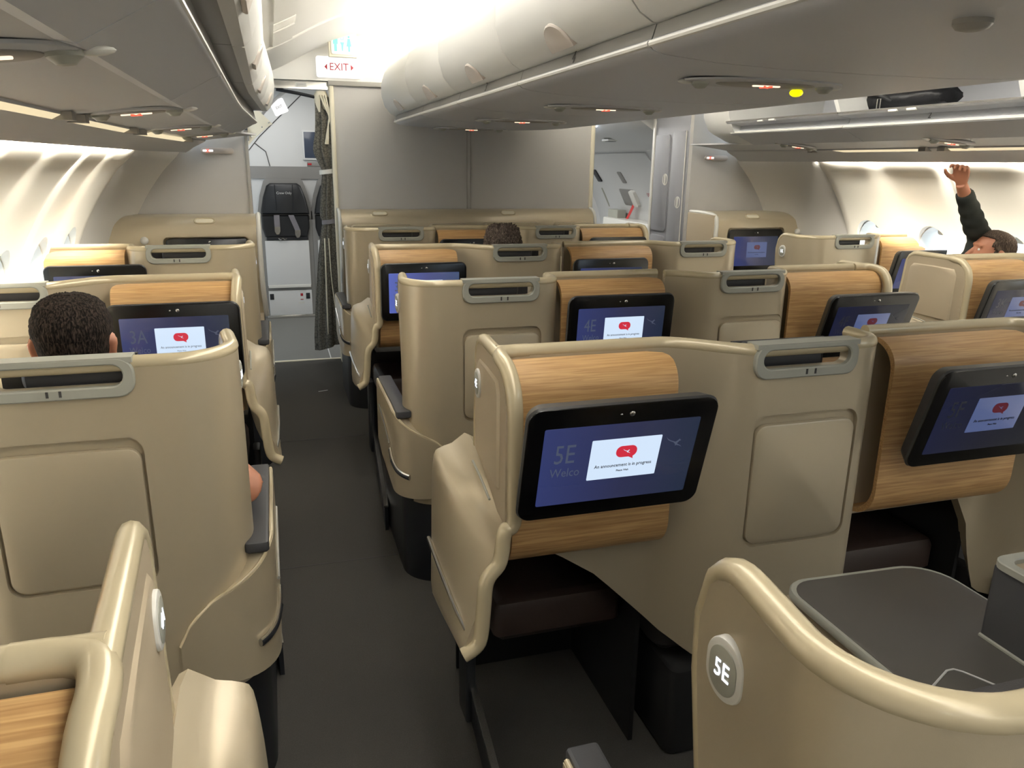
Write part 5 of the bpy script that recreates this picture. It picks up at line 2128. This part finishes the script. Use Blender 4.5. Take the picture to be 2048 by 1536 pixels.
    for S, E_, Wr, hand, sleeve in arms:
        S, E_, Wr = Vector(S), Vector(E_), Vector(Wr)
        ax = [S, S.lerp(E_, 0.5), E_, E_.lerp(Wr, 0.3), E_.lerp(Wr, 0.6), E_.lerp(Wr, 0.85)]
        rd = [0.075, 0.066, 0.060, 0.058, 0.050, 0.043]
        k = {'long': 6, 'short': 2}[sleeve]
        pts = [tuple(a) for a in ax[:k]]
        if sleeve == 'long':
            fine = catmull(pts, 6)
            rr_ = [interp(i / (len(fine) - 1) * 5, list(range(6)), rd) + 0.0045 * math.sin(i * 1.9) * (1 if i < len(fine) - 4 else 0) for i in range(len(fine))]
            mb.tube(fine, rr_, 14)
        else:
            mb.tube(pts, [0.075, 0.070], 14)
    link('shirt', fuse(mb, 0.010), cloth_m, t)
    if legs:
        mb = MB()
        for sidev in (-1, 1):
            mb.tube([(sidev * 0.09, 0.04, sh - 0.38), (sidev * 0.11, 0.30, sh - 0.375), (sidev * 0.11, 0.485, sh - 0.375), (sidev * 0.11, 0.525, sh - 0.60), (sidev * 0.11, 0.505, sh - 0.77)], [0.105, 0.094, 0.078, 0.070, 0.066], 12)
        link('trousers', fuse(mb, 0.012), NAVY, t)
    # eyes
    mb = MB()
    for s in (-1, 1):
        mb.ball(H((s * 0.032, 0.0765, 0.004)), 0.0108, 0.0108, 0.0108, 12, 8)
    put('eyes', mb, WHITET, t)
    # hair: a cap over the skull with strands pushed outwards
    mb = MB()
    R = []
    nseg = 72
    hr = head_rings(0.006)
    hr = catmull([(z, yc, hy) for z, yc, hy, w in hr], 2), catmull([(w, 0, 0) for z, yc, hy, w in hr], 2)
    for i, ((z, yc, hy), (w, _, _)) in enumerate(zip(*hr)):
        ring = []
        for k in range(nseg):
            a = 2 * PI * k / nseg
            g = hair_fn(a, z)
            x, y = math.cos(a), math.sin(a)
            n_ = (random.uniform(-1, 1) * 0.25 + 0.75) * g
            ring.append(H(((w + n_) * math.copysign(abs(x) ** 0.9, x), yc + (hy + n_) * math.copysign(abs(y) ** 0.9, y), z + (n_ if z > 0.09 else 0))))
        R.append(mb.ring(ring))
    for a, b in zip(R, R[1:]):
        mb.bridge(a, b)
    mb.face(R[-1])
    mb.face(R[0][::-1])
    put('hair', mb, hair_m, t, 180)
    return t


def short_hair(a, z):
    """thickness of hair at angle a (pi/2 = face) and height z; negative hides it inside the head"""
    front = math.sin(a)
    line = 0.055 if front > 0.55 else lerp(-0.075, 0.04, sstep((front + 0.25) / 0.8))
    if z < line:
        return -0.02
    return 0.002 if z < 0.03 else 0.006


def cropped_hair(a, z):
    front = math.sin(a)
    line = 0.075 if front > 0.45 else lerp(-0.07, 0.035, sstep((front + 0.3) / 0.7))
    if z < line:
        return -0.02
    return 0.003


def curly_hair(a, z):
    front = math.sin(a)
    line = 0.06 if front > 0.6 else -0.08
    if z < line:
        return -0.02
    return 0.016 + 0.008 * math.sin(a * 9 + z * 60)


# the man in seat 3A, seen from behind
build_person('person', 'person with short brown hair seen from behind in the left seat, elbow on the armrest', (-0.485, 2.06, 0), (0.0, 0.0, 1.137), (-0.02, 0, 0.03), SKIN, GREYCL, HAIR1,
             [((-0.19, -0.02, 0.86), (-0.26, 0.10, 0.66), (-0.12, 0.36, 0.62), ((0.5, 0.85, 0.1), (0, 0, -1), 1, 20), 'short'),
              ((0.20, -0.02, 0.87), (0.378, -0.09, 0.755), (0.27, 0.18, 0.76), ((-0.45, 0.9, 0.0), (0, 0, -1), -1, 20), 'short')], short_hair)
# the person in seat 2E
build_person('person', 'person with grey-brown curls whose head just shows in the centre block', (1.215, 4.17, 0), (0.0, 0.0, 1.118), (-0.1, 0, 0.2), SKIN, GREYCL, HAIR2,
             [((-0.19, -0.02, 0.82), (-0.25, 0.08, 0.62), (-0.10, 0.34, 0.58), ((0.5, 0.85, 0.1), (0, 0, -1), 1, 20), 'long'),
              ((0.19, -0.02, 0.82), (0.25, 0.08, 0.62), (0.10, 0.34, 0.58), ((-0.5, 0.85, 0.1), (0, 0, -1), -1, 20), 'long')], curly_hair, 0.009)
# the person at the right reaching up
build_person('person', 'person in dark sleeve at right reaching an arm up toward the service panel', (3.63, 3.20, 0), (0.0, 0.0, 1.150), (0.30, 0.0, 1.15), SKIN, SHIRT, HAIR3,
             [((-0.15, 0.03, 0.93), (0.0, 0.08, 1.21), (-0.275, 0.0, 1.51), ((-0.30, -0.1, 0.95), (-0.80, -0.40, -0.30), -1, 36), 'long'),
              ((0.19, -0.02, 0.87), (0.22, 0.10, 0.66), (0.10, 0.34, 0.62), ((-0.5, 0.85, 0.1), (0, 0, -1), -1, 20), 'long')], cropped_hair, 0.0045)
